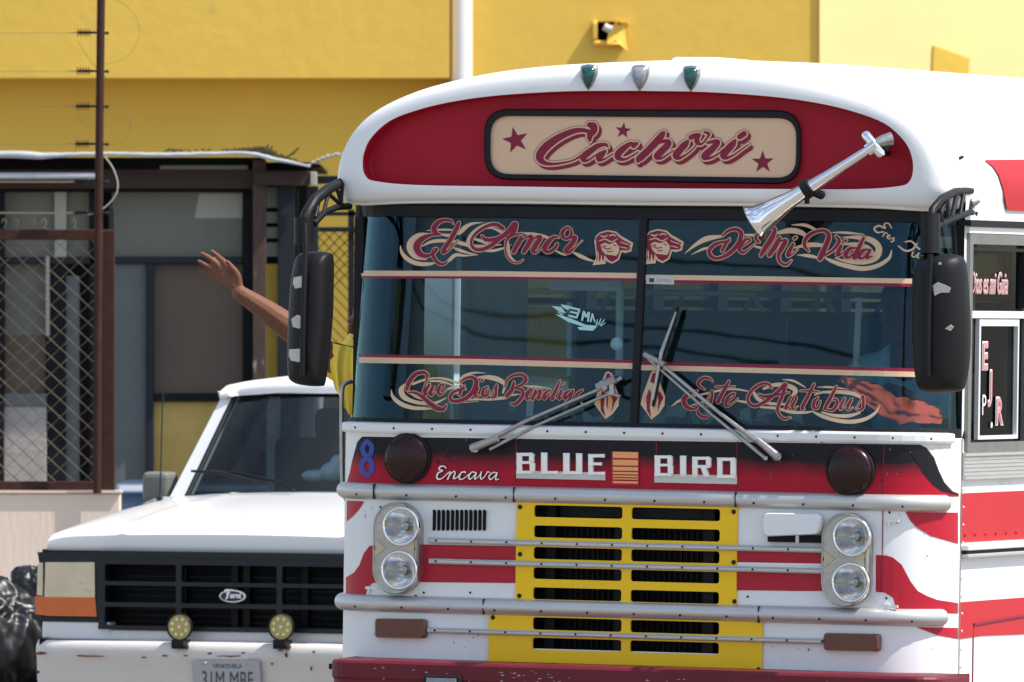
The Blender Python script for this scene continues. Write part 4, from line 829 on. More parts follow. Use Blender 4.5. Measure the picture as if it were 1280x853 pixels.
# ---- driver's side window
zs0, zs1 = zw0, zw1; xw = Wb
zt_ = BUS.x(1240, 310, xw).z; zbar0, zbar1 = BUS.x(1240, 398, xw).z, BUS.x(1240, 389, xw).z; zlo_ = BUS.x(1240, 548, xw).z
ya = .275; yb = .98
mb = MB()
for a, b in (((ya, zs0-.02), (ya+.035, zs1+.02)), ((yb-.035, zs0-.02), (yb, zs1+.02)), ((ya+.035, zs0-.02), (yb-.035, zs0+.022)), ((ya+.035, zs1-.018), (yb-.035, zs1+.02))): mb.box((xw-.03, a[0], a[1]), (xw+.014, b[0], b[1]))
M['window_metal'] = mat('dark_window_metal', (.20, .20, .19), .4, metal=.5, var=.3, vs=14)
dwf = mb.build('driver_window', 'window_metal', bus)
mb = MB()
for a, b in (((ya+.05, zbar1+.01), (ya+.062, zs1-.03)), ((yb-.062, zbar1+.01), (yb-.05, zs1-.03)), ((ya+.062, zs1-.042), (yb-.062, zs1-.03))): mb.box((xw-.012, a[0], a[1]), (xw+.006, b[0], b[1]))
mb.build('inner_gasket', 'rubber', dwf)
mb = MB(); mb.box((xw-.02, ya+.035, zbar0), (xw+.012, yb-.035, zbar1)); mb.build('window_bar', 'alu_white', dwf)
mb = MB(); mb.add([(xw-.012, ya+.03, zs0), (xw-.012, yb-.03, zs0), (xw-.012, yb-.03, zs1), (xw-.012, ya+.03, zs1)], [(0, 1, 2, 3)]); mb.build('window_glass', 'glass_driver', dwf)
y0s, y1s = BUS.x(1222, 480, xw).y, BUS.x(1270, 480, xw).y
zz0, zz1 = BUS.x(1245, 549, xw).z, BUS.x(1245, 399, xw).z
mb = MB()
for a, b in (((y0s-.01, zz0), (y0s+.007, zz1)), ((y1s-.008, zz0), (y1s+.006, zz1)), ((y0s+.007, zz0), (y1s-.008, zz0+.014)), ((y0s+.007, zz1-.026), (y1s-.008, zz1))): mb.box((xw-.008, a[0], a[1]), (xw+.008, b[0], b[1]))
sash = mb.build('sliding_sash', 'alu_white', dwf)
def sidetext(txt, px, py, h, m, sx=1, shear=0, off=.012, bold=.0, name='side_lettering', par=dwf):
    cu = bpy.data.curves.new('tmp', 'FONT'); cu.body = txt; cu.size = 1; cu.shear = shear; cu.offset = bold; cu.resolution_u = 4
    ob = bpy.data.objects.new('tmp', cu); C.objects.link(ob); bpy.context.view_layer.update()
    me = bpy.data.meshes.new_from_object(ob.evaluated_get(bpy.context.evaluated_depsgraph_get())); bpy.data.objects.remove(ob)
    p = BUS.x(px, py, xw)
    for v in me.vertices: v.co = Vector((xw+off, p.y+v.co.x*h*sx, p.z+v.co.y*h))
    me.materials.clear(); me.materials.append(M[m]); o = bpy.data.objects.new(name, me); C.objects.link(o); o.parent = par; return o
sidetext('Dios es mi Guia', 1214.5, 367, .115, 'pipe_white', .56, .3, -.006, .02); sidetext('Dios es mi Guia', 1214.5, 367, .115, 'pink', .56, .3, -.003, .002)
for t, px, py in (('E', 1229, 461), ('J', 1238.5, 496), ('R', 1246, 530)):
    sidetext(t, px, py, .138, 'pipe_white', .95, 0, -.006, .05, 'letter'); sidetext(t, px, py, .138, 'pink', .95, 0, -.003, .012, 'letter')
sidetext('P', 1229, 519, .11, 'pipe_white', .9, 0, -.006, .0, 'letter'); sidetext('.', 1240, 534, .14, 'pipe_white', .9, 0, -.006, .02, 'letter')
# ---- wipers
def lp(px, py, y): return BUS.y(px, py, y)
def gp3(px, py, off): return gs(px, py, off)
mb = MB(); p0 = BUS.y(594, 560, -.05); pts = [p0, gp3(660, 528, .05), gp3(770, 480, .045)]; mb.tube(pts, [.009, .0075, .0065], 8)
mb.tube([BUS.y(612, 562, -.045), gp3(680, 530, .045), gp3(768, 492, .045)], [.007, .006, .006], 8); wpl = mb.build('wiper', 'chrome_dull', bus, smooth=True)
mb = MB(); mb.tube([p0+Vector((-.015, 0, -.004)), BUS.y(622, 548, -.055)], [.017, .013], 8); mb.tube([BUS.y(594, 561, -.06), BUS.y(594, 561, 0)], .014, 8); mb.build('wiper_pivot', 'chrome_dull', wpl, smooth=True)
mb = MB()
for a, b, r in (((752, 484), (776, 474), .016), ((770, 474), (772, 494), .012), ((765, 490), (782, 496), .007), ((772, 478), (784, 472), .008), ((757, 478), (765, 488), .014)): mb.tube([gp3(*a, .045), gp3(*b, .05)], r, 8)
mb.build('wiper_joint', 'chrome_dull', wpl, smooth=False)
mb = MB(); mb.tube([BUS.y(973, 572, -.05), gp3(905, 516, .05), gp3(822, 447, .05)], [.010, .008, .007], 8); mb.tube([BUS.y(957, 573, -.045), gp3(895, 518, .045), gp3(816, 449, .045)], [.008, .006, .006], 8); wpr = mb.build('wiper', 'chrome_dull', bus, smooth=True)
mb = MB(); mb.tube([BUS.y(974, 573, -.055), BUS.y(946, 549, -.055)], [.018, .012], 8); mb.tube([BUS.y(972, 571, -.06), BUS.y(972, 571, 0)], .014, 8); mb.tube([BUS.y(957, 573, -.05), BUS.y(957, 573, 0)], .008, 8); mb.build('wiper_pivot', 'chrome_dull', wpr, smooth=True)
mb = MB(); mb.tube([gp3(852, 384, .035), gp3(832, 446, .04), gp3(821, 508, .035)], [.007, .013, .007], 6); mb.build('wiper_blade', 'rubber', wpr)
mb = MB(); mb.tube([gp3(851, 390, .05), gp3(834, 440, .058), gp3(822, 500, .05)], [.004, .007, .004], 6); mb.tube([gp3(812, 443, .05), gp3(838, 456, .058)], .012, 8); mb.build('blade_holder', 'chrome_dull', wpr)
# ---- air horn on the cap
hy = -.07
A, B = BUS.y(1092, 183, hy), BUS.y(944, 278, hy-.05); d = (B-A).normalized()
mb = MB(); L0 = (B-A).length; prof = [(.014, .02), (.0165, .05), (.018, .25*L0), (.024, .52*L0), (.032, .72*L0), (.045, .86*L0), (.056, .95*L0), (.074, 1.0*L0), (.072, 1.0*L0+.004), (.055, .955*L0), (.03, .85*L0), (.004, .7*L0)]
lathe(mb, A, prof, d, 28); horn = mb.build('air_horn', 'chrome', bus, smooth=True)
mb = MB(); mb.tube([BUS.y(1080, 166, hy), BUS.y(1082, 169, hy), BUS.y(1101, 193, hy), BUS.y(1103, 196, hy)], [.012, .019, .019, .012], 14); mb.tube([BUS.y(1085, 188, hy), BUS.y(1096, 180, hy)], .024, 14); mb.build('horn_manifold', 'chrome', horn, smooth=True)
mb = MB(); mb.tube([BUS.y(1093, 180, hy), BUS.y(1104, 176, hy+.02), BUS.y(1114, 174, hy+.04)], [.016, .022, .026], 12); mb.build('horn_diaphragm', 'chrome_dull', horn, smooth=True)
mb = MB(); mb.tube([BUS.y(1098, 190, hy+.01), BUS.y(1108, 186, hy+.10), BUS.y(1108, 180, .09)], .014, 8); mb.tube([BUS.y(1098, 194, hy), BUS.y(1110, 192, .09)], .01, 8); mb.build('horn_foot', 'plastic', horn, smooth=True); mb = MB()
q0 = A+d*(.56*L0); lathe(mb, q0, [(.027, -.018), (.036, -.016), (.036, .016), (.028, .018)], d, 16); mb.tube([q0, q0+Vector((.01, .12, -.02))], .018, 8); mb.tube([q0+Vector((0, 0, .03)), q0+Vector((0, 0, -.055))], .010, 8); mb.build('horn_bracket', 'plastic', horn, smooth=False)
# ---- mirrors
def mirror(outl, ridge, ym, name, m1='plastic'):
    outl = cr(outl+[outl[0]], 3)[:-1]; A = [BUS.y(a, b, ym) for a, b in outl]; cc = sum(A, Vector())/len(A); mb = MB()
    n_ = len(A); rows_ = [[p+Vector((0, .03, 0)) for p in A], A]
    rows_.append([cc+Vector(((p.x-cc.x)*.97+ridge*.1, -.02, (p.z-cc.z)*.985)) for p in A]); rows_.append([cc+Vector(((p.x-cc.x)*.86+ridge*.4, -.045, (p.z-cc.z)*.95)) for p in A]); rows_.append([cc+Vector(((p.x-cc.x)*.60+ridge*.8, -.066, (p.z-cc.z)*.86)) for p in A]); rows_.append([cc+Vector(((p.x-cc.x)*.3+ridge, -.074, (p.z-cc.z)*.6)) for p in A])
    rows_.append([cc+Vector((ridge, -.076, (p.z-cc.z)*.3)) for p in A]); mb.grid(rows_, True); o = mb.build(name, m1, bus, smooth=True, weld=True)
    mb = MB(); mb.add([cc+(p+Vector((0, .031, 0))-cc)*.95+Vector((0, .002, 0)) for p in A], [tuple(range(n_))]); mb.build('mirror_glass', 'chrome', o); return o, cc
ml_, c1 = mirror([(375,317),(392,314.5),(408,316),(413,322),(413.5,350),(412,400),(407,450),(403,478),(398,483),(380,482),(366,478),(361,468),(360.5,430),(362,390),(365,350),(370,325)], .02, -.22, 'wing_mirror')
for q_ in ([(367,347),(378,345),(379,359),(369,361),(366,355)], [(364,399),(371,394),(380,397),(381,405),(374,411),(366,409)], [(361,437),(376,436),(378,446),(374,453),(364,451),(361,446)]):
    A_ = [BUS.y(a, b, -.305) for a, b in q_]; mb = MB(); mb.add(A_+[p+Vector((0, .004, 0)) for p in A_], [tuple(range(len(A_)))]); mb.grid([A_, [p+Vector((0, .004, 0)) for p in A_]], True); mb.build('worn_sticker', 'sticker', ml_)
mb = MB(); mb.tube([BUS.y(381, 268, -.26), BUS.y(382, 312, -.30), BUS.y(379, 400, -.318), BUS.y(378, 470, -.30)], .011, 8)
mb.tube([BUS.y(380, 272, -.25), BUS.y(380, 306, -.25)], .036, 12); mb.build('mirror_stem', 'plastic', ml_, smooth=True)
mb = MB(); mb.tube([BUS.y(a, b, y) for a, b, y in ((436, 227, .12), (425, 229, .05), (408, 238, -.08), (394, 250, -.18), (384, 266, -.24), (380, 284, -.25))], [.017, .019, .02, .021, .022, .024], 10)
mb.tube([BUS.y(a, b, y) for a, b, y in ((437, 258, .12), (422, 259, .02), (405, 266, -.12), (392, 280, -.22))], .013, 8)
for a, b in (((428,229,.03),(426,259,.03)), ((420,232,0),(428,258,.05)), ((412,236,-.06),(405,264,-.12)), ((400,246,-.14),(394,272,-.2)), ((426,256,.04),(408,240,-.07))): mb.tube([BUS.y(*a), BUS.y(*b)], .008, 6)
mb.build('mirror_arm', 'rail_black' if 'rail_black' in M else 'plastic', ml_, smooth=True)
mr_, c2 = mirror([(1153,320),(1175,317.5),(1194,319),(1202,324),(1206,340),(1210,400),(1209,450),(1204,480),(1197,489),(1175,491.5),(1153,489),(1147,478),(1143,440),(1142,400),(1144,350),(1148,326)], -.01, -.22, 'wing_mirror')
for q_ in ([(1166,357),(1172,353),(1180,356),(1188,360),(1186,366),(1176,366),(1168,370),(1167,364)], [(1181,411),(1188,406),(1192,409),(1188,414)], [(1173,328),(1176,328),(1176,331),(1173,331)]):
    A_ = [BUS.y(a, b, -.302) for a, b in q_]; mb = MB(); mb.add(A_, [tuple(range(len(A_)))]); mb.grid([A_, [p+Vector((0, .004, 0)) for p in A_]], True); mb.build('worn_sticker', 'sticker', mr_)
mb = MB(); mb.tube([BUS.y(1163, 268, -.22), BUS.y(1163, 318, -.24)], .036, 12); mb.tube([BUS.y(1163, 318, -.30), BUS.y(1160, 400, -.318), BUS.y(1160, 470, -.30)], .011, 8); mb.build('mirror_stem', 'plastic', mr_, smooth=True)
mb = MB(); mb.tube([BUS.y(1162, 282, -.22), BUS.y(1166, 262, -.2), BUS.y(1178, 248, -.1), BUS.y(1194, 240, .1), BUS.y(1213, 238.5, .32)], .015, 10)
mb.tube([BUS.y(1168, 284, -.2), BUS.y(1190, 274, .0), BUS.y(1214, 265, .3)], .012, 8)
for a, b in (((1172,252,-.14),(1178,280,-.12)), ((1184,244,-.02),(1186,276,-.04)), ((1184,244,-.02),(1172,280,-.14)), ((1196,241,.12),(1190,272,0)), ((1205,240,.2),(1200,270,.12)), ((1170,300,-.1),(1172,318,-.1)), ((1211,239,.32),(1213,266,.3)), ((1192,282,.2),(1194,318,.22))): mb.tube([BUS.y(*a), BUS.y(*b)], .009, 6)
mb.build('mirror_arm', 'plastic', mr_, smooth=True)
mb = MB(); mb.tube([BUS.y(1214, 254, .34), BUS.y(1224, 251, .36)], [.02, .008], 8); mb.sphere(BUS.y(1213, 237, .33), .016, 8, 6); mb.sphere(BUS.y(1215, 265, .31), .014, 8, 6); mb.build('arm_bolt', 'chrome_dull', mr_, smooth=True)
mb = MB(); c_ = BUS.y(1191, 206, .22); mb.hexa([c_+Vector(v) for v in ((-.018,-.02,-.045),(.012,-.02,-.045),(.012,.02,-.045),(-.018,.02,-.045),(-.022,-.02,.04),(.022,-.02,.03),(.022,.02,.03),(-.022,.02,.04))]); mb.tube([c_+Vector((.02, 0, .02)), c_+Vector((.04, 0, .03))], .006, 6); mb.tube([c_+Vector((-.01, -.02, -.04)), c_+Vector((-.05, -.04, -.03))], .004, 6); mb.build('broken_side_lamp', 'old_wood', bus)
# grab handle by the far door
mb = MB(); mb.tube([tuple(BUS.y(a, b, y)) for a, b, y in cr([(440,477,.3),(431,480,.28),(427.5,490,.27),(427,520,.27),(427.5,590,.27),(429,612,.27),(433,625,.28),(440,628,.3)], 4)], .0085, 8); mb.build('grab_handle', 'chrome_dull', bus, smooth=True)
# ================================================================== PEOPLE
def limb(mb, pts, rs, n=12):
    c = cr([tuple(p)+(r,) for p, r in zip(pts, rs)], 5); mb.tube([q[:3] for q in c], [q[3] for q in c], n)
    mb.sphere(pts[0], rs[0], n, 8); mb.sphere(pts[-1], rs[-1], n, 8)
def remesh(mb, name, m, vox, parent=None, it=3):
    o = mb.build('tmp_form', m); md = o.modifiers.new('r', 'REMESH'); md.mode = 'VOXEL'; md.voxel_size = vox
    sm = o.modifiers.new('s', 'SMOOTH'); sm.factor = .5; sm.iterations = it
    bpy.context.view_layer.update(); me = bpy.data.meshes.new_from_object(o.evaluated_get(bpy.context.evaluated_depsgraph_get()))
    bpy.data.objects.remove(o); me.name = name
    for p in me.polygons: p.use_smooth = True
    me.materials.clear(); me.materials.append(M[m]); q = bpy.data.objects.new(name, me); C.objects.link(q)
    if parent is not None: q.parent = parent
    return q
def head(mb, c, fwd, up, s=1.):
    c, fwd, up = Vector(c), Vector(fwd).normalized(), Vector(up).normalized(); sd = fwd.cross(up)
    P = lambda a, b, d: c+sd*a*s+fwd*b*s+up*d*s
    def ell(p, rx, ry, rz, n=14):
        rows = []
        for i in range(11):
            t = math.pi*i/10; rows.append([p+sd*rx*s*math.sin(t)*math.cos(2*math.pi*k/n)+fwd*ry*s*math.sin(t)*math.sin(2*math.pi*k/n)+up*rz*s*math.cos(t) for k in range(n)])
        mb.grid(rows, True)
    ell(P(0, 0, .03), .075, .095, .09); ell(P(0, .02, -.045), .058, .07, .07); ell(P(0, .085, -.095), .028, .025, .022)
    ell(P(0, .108, -.018), .013, .018, .024); ell(P(0, .092, -.055), .026, .012, .009); ell(P(0, .088, .022), .055, .018, .012)
    for a in (-1, 1): ell(P(a*.078, -.005, -.01), .01, .018, .032); ell(P(a*.04, .082, -.022), .02, .014, .016)
    limb(mb, [P(0, -.015, -.05), P(0, -.02, -.15), P(0, -.03, -.2)], [.055*s, .055*s, .06*s])
# waving passenger leaning out of the far-side door
bl = BUS.M
V = lambda px, py, y: BUS.y(px, py, y)
wv = thing('person', 'person in a yellow shirt leaning out of the bus door, waving an open hand', 'person', bl)
mb = MB()
sh = V(436, 462, .95); el = V(383, 424, .86); wr_ = V(300, 367, .80)
limb(mb, [sh, V(410, 444, .9), el], [.058, .054, .050]); limb(mb, [el, V(362, 410, .85), V(335, 390, .83), wr_], [.050, .052, .043, .031])
kn = {}
for nm, k_, p_, t_, rr in (('a', (284, 333), (274, 322), (264.5, 314), .0105), ('b', (276, 335), (262, 323), (252, 317), .0112), ('c', (270, 339), (258, 332), (248.5, 326.5), .0108), ('d', (269, 346), (259, 342), (250, 338.5), .0095)):
    yy = {'a': .80, 'b': .785, 'c': .78, 'd': .785}[nm]
    limb(mb, [V(297, 363, .80), V(288, 350, .798), V(k_[0], k_[1], .795), V(p_[0], p_[1], yy), V(t_[0], t_[1], yy-.01)], [.024, .021, .0150, rr, rr*.72], 8)
limb(mb, [V(294, 357, .80), V(284, 346, .80), V(276, 340, .80)], [.026, .028, .016], 8)
limb(mb, [V(298, 358, .80), V(296, 344, .79), V(289, 334, .775), V(284.5, 328, .765)], [.020, .016, .0125, .009], 8)
hd = V(470, 405, 1.0); limb(mb, [V(486, 462, 1.15), V(500, 520, 1.2), V(510, 640, 1.25)], [.13, .15, .14])
head(mb, hd, (-.6, -.8, 0), (-.1, 0, 1))
limb(mb, [V(480, 440, 1.1), V(440, 462, .98), sh], [.07, .065, .06])
limb(mb, [V(505, 450, 1.25), V(540, 520, 1.3), V(520, 590, 1.1)], [.055, .045, .035]); limb(mb, [V(520, 590, 1.1), V(512, 612, 1.05)], [.035, .022])
for dx in (-.1, .1): b0 = V(510, 640, 1.25)+Vector((dx, 0, 0)); limb(mb, [b0, Vector((b0.x, b0.y-.02, 1.35)), Vector((b0.x, b0.y+.02, 1.07))], [.09, .06, .045])
remesh(mb, 'body', 'skin', .0042, wv, 3)
mb = MB(); rows_ = []
# loose sleeve hanging from the raised arm, with folds
def slv(sgn):
    out = []
    for j in range(13):
        g = j/12; row = []
        for i in range(29):
            f = i/28; px = 402+52*f; t_ = interp([(402, 430), (412, 427), (425, 430), (440, 433), (454, 437)], px); b_ = interp([(402, 452), (410, 468), (420, 486), (430, 508), (436, 518), (454, 522)], px)
            ff = math.sin(px*.62+g*1.8)*.012*(.3+g)+math.sin(px*.27+1)*.01; rr = .075*math.sqrt(max(0, math.sin(math.pi*min(1, .06+g*.94))))*(1-.45*g)
            p = V(px+g*2.2*math.sin(i*.9), t_+(b_-t_)*g, .93); row.append(p+Vector((0, sgn*rr+ff-.02*(1-g), 0)))
        out.append(row)
    return out
mb.grid(slv(-1)); mb.grid(slv(1)); mb.grid([slv(-1)[-1], slv(1)[-1]]); mb.grid([[r_[0] for r_ in slv(-1)], [r_[0] for r_ in slv(1)]])
mb.build('shirt_sleeve', 'shirt_yellow', wv, smooth=True, weld=True)
mb = MB(); limb(mb, [V(470, 452, 1.08), V(488, 480, 1.16), V(500, 560, 1.22), V(508, 640, 1.25)], [.15, .17, .175, .17], 20); limb(mb, [V(440, 462, 1.0), V(486, 450, 1.12), V(520, 470, 1.27)], [.09, .11, .085]); remesh(mb, 'shirt', 'shirt_yellow', .012, wv)
mb = MB(); b0 = V(510, 640, 1.25); limb(mb, [b0, b0+Vector((0, 0, -.12))], [.165, .15])
for dx in (-.09, .09): limb(mb, [b0+Vector((dx, 0, -.1)), Vector((b0.x+dx, b0.y-.02, 1.3)), Vector((b0.x+dx, b0.y, 1.06))], [.10, .075, .06])
remesh(mb, 'trousers', 'pants', .014, wv)
mb = MB(); mb.sphere(hd+Vector((.01, .012, .055)), .088, 14, 10, (1, 1.12, .95)); mb.build('hair', 'hair', wv, smooth=True)
# driver behind the wheel
dv = thing('person', 'driver in a blue shirt seated behind the right side of the bus windscreen', 'person', bl)
mb = MB(); dh = V(1128, 392, 1.0)
head(mb, dh, (-.15, -1, 0), (0, 0, 1)); t0 = Vector((dh.x-.02, 1.14, dh.z-.22))
limb(mb, [t0, t0+Vector((0, .05, -.25)), t0+Vector((0, .1, -.5))], [.12, .13, .14])
for sx, hx, hp in ((-1, -.16, None), (1, .12, None)):
    s_ = t0+Vector((sx*.17, 0, -.02)); e_ = t0+Vector((sx*.24, -.16, -.24)); h_ = Vector((sc_.x+hx, sc_.y+.02, sc_.z+.14)); limb(mb, [s_, e_], [.055, .043]); limb(mb, [e_, e_.lerp(h_, .6), h_], [.043, .036, .028])
    for q_ in range(5): limb(mb, [h_, h_+Vector((-.03*sx+.012*(q_-2), -.035, .03-.012*abs(q_-1))), h_+Vector((-.02*sx+.014*(q_-2), -.07, .01))], [.02, .013, .008], 6)
for dx in (-.1, .1): limb(mb, [t0+Vector((dx, .1, -.52)), t0+Vector((dx*1.5, -.32, -.5)), Vector((t0.x+dx*1.5, t0.y-.4, 1.1))], [.09, .065, .05])
remesh(mb, 'body', 'skin', .009, dv)
mb = MB(); limb(mb, [t0+Vector((0, 0, -.01)), t0+Vector((0, .05, -.25)), t0+Vector((0, .1, -.5))], [.14, .16, .17], 20)
for sx in (-1, 1): limb(mb, [t0+Vector((sx*.1, 0, -.01)), t0+Vector((sx*.18, 0, -.03)), t0+Vector((sx*.225, -.10, -.16))], [.09, .08, .07])
remesh(mb, 'shirt', 'shirt_blue', .012, dv)
mb = MB()
for dx in (-.1, .1): limb(mb, [t0+Vector((dx, .1, -.52)), t0+Vector((dx*1.5, -.32, -.5)), Vector((t0.x+dx*1.5, t0.y-.4, 1.15))], [.10, .08, .06])
remesh(mb, 'trousers', 'pants', .014, dv); mb = MB(); mb.sphere(dh+Vector((0, .02, .06)), .088, 14, 10, (1, 1.1, .9)); mb.build('hair', 'hair', dv, smooth=True)
# orange cloth lying along the dash
mb = MB(); rows_ = []
for i in range(29):
    f = i/28; px = 1052+122*f; top_ = interp([(0, 470), (.35, 481), (.55, 498), (.75, 500), (1, 512)], f); bt = interp([(0, 478), (.3, 508), (.5, 528), (1, 530)], f); row = []
    for j in range(11):
        g = j/10; p = V(px, top_+(bt-top_)*g, interp([(1020, .17), (1140, .18), (1160, .225), (1176, .245)], px)-.06*g); w_ = noise.noise(Vector((f*9, g*5, 1)))*.02+noise.noise(Vector((f*22, g*12, 3)))*.008
        row.append(p+Vector((0, w_, .5*w_)))
    rows_.append(row)
mb.grid(rows_); mb.grid([[p+Vector((0, .03, 0)) for p in r] for r in rows_]); oc = mb.build('cloth', 'orange_cloth', None, smooth=True); oc.matrix_world = bl
oc['label'] = 'crumpled orange-red cloth lying on the dashboard at the right end of the bus windscreen'; oc['category'] = 'cloth'
mb = MB()
for k in range(26):
    px = random.uniform(800, 1010) if k < 18 else random.uniform(640, 760); c = BUS.y(px, random.uniform(512, 527), random.uniform(.14, .26)); a = random.uniform(0, 3); l = random.uniform(.015, .05); u_ = Vector((math.cos(a), math.sin(a)*.5, random.uniform(-.1, .35)))*l; v_ = Vector((-math.sin(a)*.4, .6, random.uniform(.1, .7)))*l*.7
    mb.add([c-u_-v_, c+u_-v_, c+u_+v_+Vector((0, 0, .01)), c-u_+v_], [(0, 1, 2, 3)]); mb.add([c-u_-v_+Vector((0, .01, -.004)), c+u_-v_+Vector((0, .01, -.004)), c+u_+v_+Vector((0, .01, .006)), c-u_+v_+Vector((0, .01, -.004))], [(0, 1, 2, 3)])
dcl = stuff(mb.build('papers', 'pale_board')); dcl.matrix_world = bl; dcl['label'] = 'loose pale papers scattered along the dashboard behind the lower windscreen lettering'; dcl['category'] = 'papers'
# ================================================================== THE WHITE PICKUP
trk = thing('pickup_truck', 'white pickup truck with black grille and two round fog lamps parked left of the bus', 'pickup truck', TRK.M)
T = lambda px, py, y=0.: TRK.y(px, py, y)
# hood and wings
HW = .935
def hoodz(u, v):                               # u -1..1 across, v metres back
    edge = interp([(0, 1.035), (.05, 1.062), (.15, 1.080), (.4, 1.112), (.8, 1.158), (1.3, 1.20)], v)
    crown = .022+.012*min(1, v/.5); a = abs(u); z = edge+crown*(1-a**2.2)
    if a > .86: z -= .018*((a-.86)/.14)**2
    if .56 < a < .64: z += .006*math.sin((a-.56)/.08*math.pi)
    return z
us = [-1, -.985, -.96, -.92, -.86, -.8, -.7, -.64, -.6, -.56, -.4, -.2, 0]; us += [-u for u in us[-2::-1]]
vs_ = [0, .02, .05, .1, .15, .25, .4, .6, .8, 1.0, 1.2, 1.3]
mb = MB(); rows_ = []
zl = T(250, 691, 0).z
rows_.append([Vector((u*HW, .012, zl)) for u in us]); rows_.append([Vector((u*HW, -.006, zl+.004)) for u in us]); rows_.append([Vector((u*HW, -.008, zl+.03)) for u in us])
rows_.append([Vector((u*HW, -.004, hoodz(u, 0)-.003)) for u in us]); mb.grid(rows_); mb.build('hood_lip', 'truck_white', trk, smooth=True); mb = MB(); rows_ = [[Vector((u*HW, -.0035, hoodz(u, 0)-.0025)) for u in us]]
for v in vs_: rows_.append([Vector((u*HW, v, hoodz(u, v))) for u in us])
mb.grid(rows_); mb.build('hood', 'truck_white', trk, smooth=True)
for sx in (-1, 1):
    mb = MB(); X = sx*HW
    rows_ = []
    for v in (.012, .1, .3, .6, .9, 1.2, 1.5): rows_.append([Vector((X, v, hoodz(1, min(v, 1.3)))), Vector((X+sx*.03, v, hoodz(1, min(v, 1.3))-.12)), Vector((X+sx*.035, v, .8)), Vector((X+sx*.03, v, .62 if .35 < v < 1.1 else .48))])
    mb.grid(rows_); mb.build('front_wing', 'truck_white', trk, smooth=True)
# cab
yb0, yt0, yr = 1.27, 1.64, 2.75; zb_, zt2, zrf = 1.20, 1.705, 1.79; wbt, wtp = .80, .70
gl = [Vector((-wbt, yb0, zb_)), Vector((wbt, yb0, zb_)), Vector((wtp, yt0, zt2)), Vector((-wtp, yt0, zt2))]
mb = MB()
def lerp4(q, a, b): return q[0].lerp(q[1], a).lerp(q[3].lerp(q[2], a), b)
N = 24; bow = lambda a: Vector((0, -.05*(1-(2*a-1)**2), 0))
mb.grid([[lerp4(gl, i/N, j/10)+bow(i/N) for i in range(N+1)] for j in range(11)]); tw = mb.build('windshield', 'glass_truck', trk, smooth=True)
mb = MB(); mb.tube([lerp4(gl, i/N, 0)+bow(i/N) for i in range(N+1)]+[lerp4(gl, 1, j/4) for j in range(1, 5)]+[lerp4(gl, 1-i/N, 1)+bow(1-i/N) for i in range(1, N+1)]+[lerp4(gl, 0, 1-j/4) for j in range(1, 5)], .014, 6); mb.build('windshield_gasket', 'rubber', tw, smooth=True)
mb = MB()
for sx in (-1, 1):
    for a, b, wd in (((wbt, yb0, zb_), (wtp, yt0, zt2), .055),):
        A_ = Vector((sx*a[0], a[1], a[2])); B_ = Vector((sx*b[0], b[1], b[2])); o1 = Vector((sx*.012, -.006, 0)); o2 = Vector((sx*.10, .03, 0)); o3 = Vector((sx*.075, .02, 0))
        mb.hexa([A_+o1, A_+o2, A_+o2+Vector((0, .1, 0)), A_+o1+Vector((0, .1, 0)), B_+o1, B_+o3, B_+o3+Vector((0, .1, 0)), B_+o1+Vector((0, .1, 0))])
        mb.build('windshield_pillar', 'truck_white', trk)
        for y0p, y1p, xo in ((yr-.15, yr, .09), (2.15, 2.2, .07)): mb = MB(); mb.box((sx*(wtp+.02), y0p, zb_), (sx*(wtp+xo), y1p, zt2)); mb.build('cab_pillar', 'truck_white', trk)
        mb = MB()
mb = MB(); rows_ = []
for v in (0, .03, .08, .2, .5, .9, 1.15, 1.2):
    y = yt0-.045+v; e = min(1, v/.14) if v < .6 else min(1, (1.2-v)/.1); zz = zt2+.008+(.075)*math.sqrt(max(0, 1-(1-e)**2))
    rows_.append([Vector((u*.785, y-.04*(1-u*u) if v < .3 else y, (zt2-.005) if abs(u) > .995 else zz-.055*abs(u)**3.2)) for u in (-1, -.985, -.95, -.85, -.6, -.3, 0, .3, .6, .85, .95, .985, 1)])
rows_.insert(0, [Vector((p.x, p.y+.01, zt2-.012)) for p in rows_[0]])
mb.grid(rows_); mb.build('cab_roof', 'truck_white', trk, smooth=True)
mb = MB()
for sx in (-1, 1): mb.box((sx*.86, 1.3, .5), (sx*(HW+.02), yr, zb_)); 
mb.box((-.93, yr, .5), (.93, yr+.04, zb_+.05)); mb.box((-.8, yr-.03, zb_), (.8, yr, zb_+.12)); mb.box((-.93, yb0-.04, zb_-.03), (.93, yb0+.05, zb_-.005))
mb.build('cab_body', 'truck_white', trk)
mb = MB(); mb.box((-.93, yr+.06, .55), (-.86, 5.0, 1.18)); mb.box((.86, yr+.06, .55), (.93, 5.0, 1.18)); mb.box((-.86, 4.95, .55), (.86, 5.0, 1.18)); mb.box((-.86, yr+.06, .6), (.86, 4.95, .66)); bevel(mb.build('cargo_bed', 'truck_white', trk), .01)
mb = MB()
for sx in (-1, 1): mb.box((sx*.12, 2.05, .85), (sx*.7, 2.2, 1.48)); mb.box((sx*.25, 2.07, 1.47), (sx*.5, 2.15, 1.62)); mb.box((sx*.12, 1.6, .8), (sx*.7, 2.1, .95))
bevel(mb.build('cab_seat', 'int_dark', trk), .04, 2)
mb = MB(); mb.box((-.8, 1.35, 1.0), (.8, 1.65, 1.17)); mb.build('dashboard', 'int_dark', trk)
mb = MB(); p = T(415, 590, 1.7); mb.sphere(p, .06, 12, 8, (1, 1, .8)); mb.sphere(p+Vector((-.09, 0, -.02)), .05, 12, 8, (1.4, 1, .6)); mb.sphere(p+Vector((.03, 0, .05)), .035, 10, 8); remesh(mb, 'crumpled_paper', 'pale_white', .008, trk)
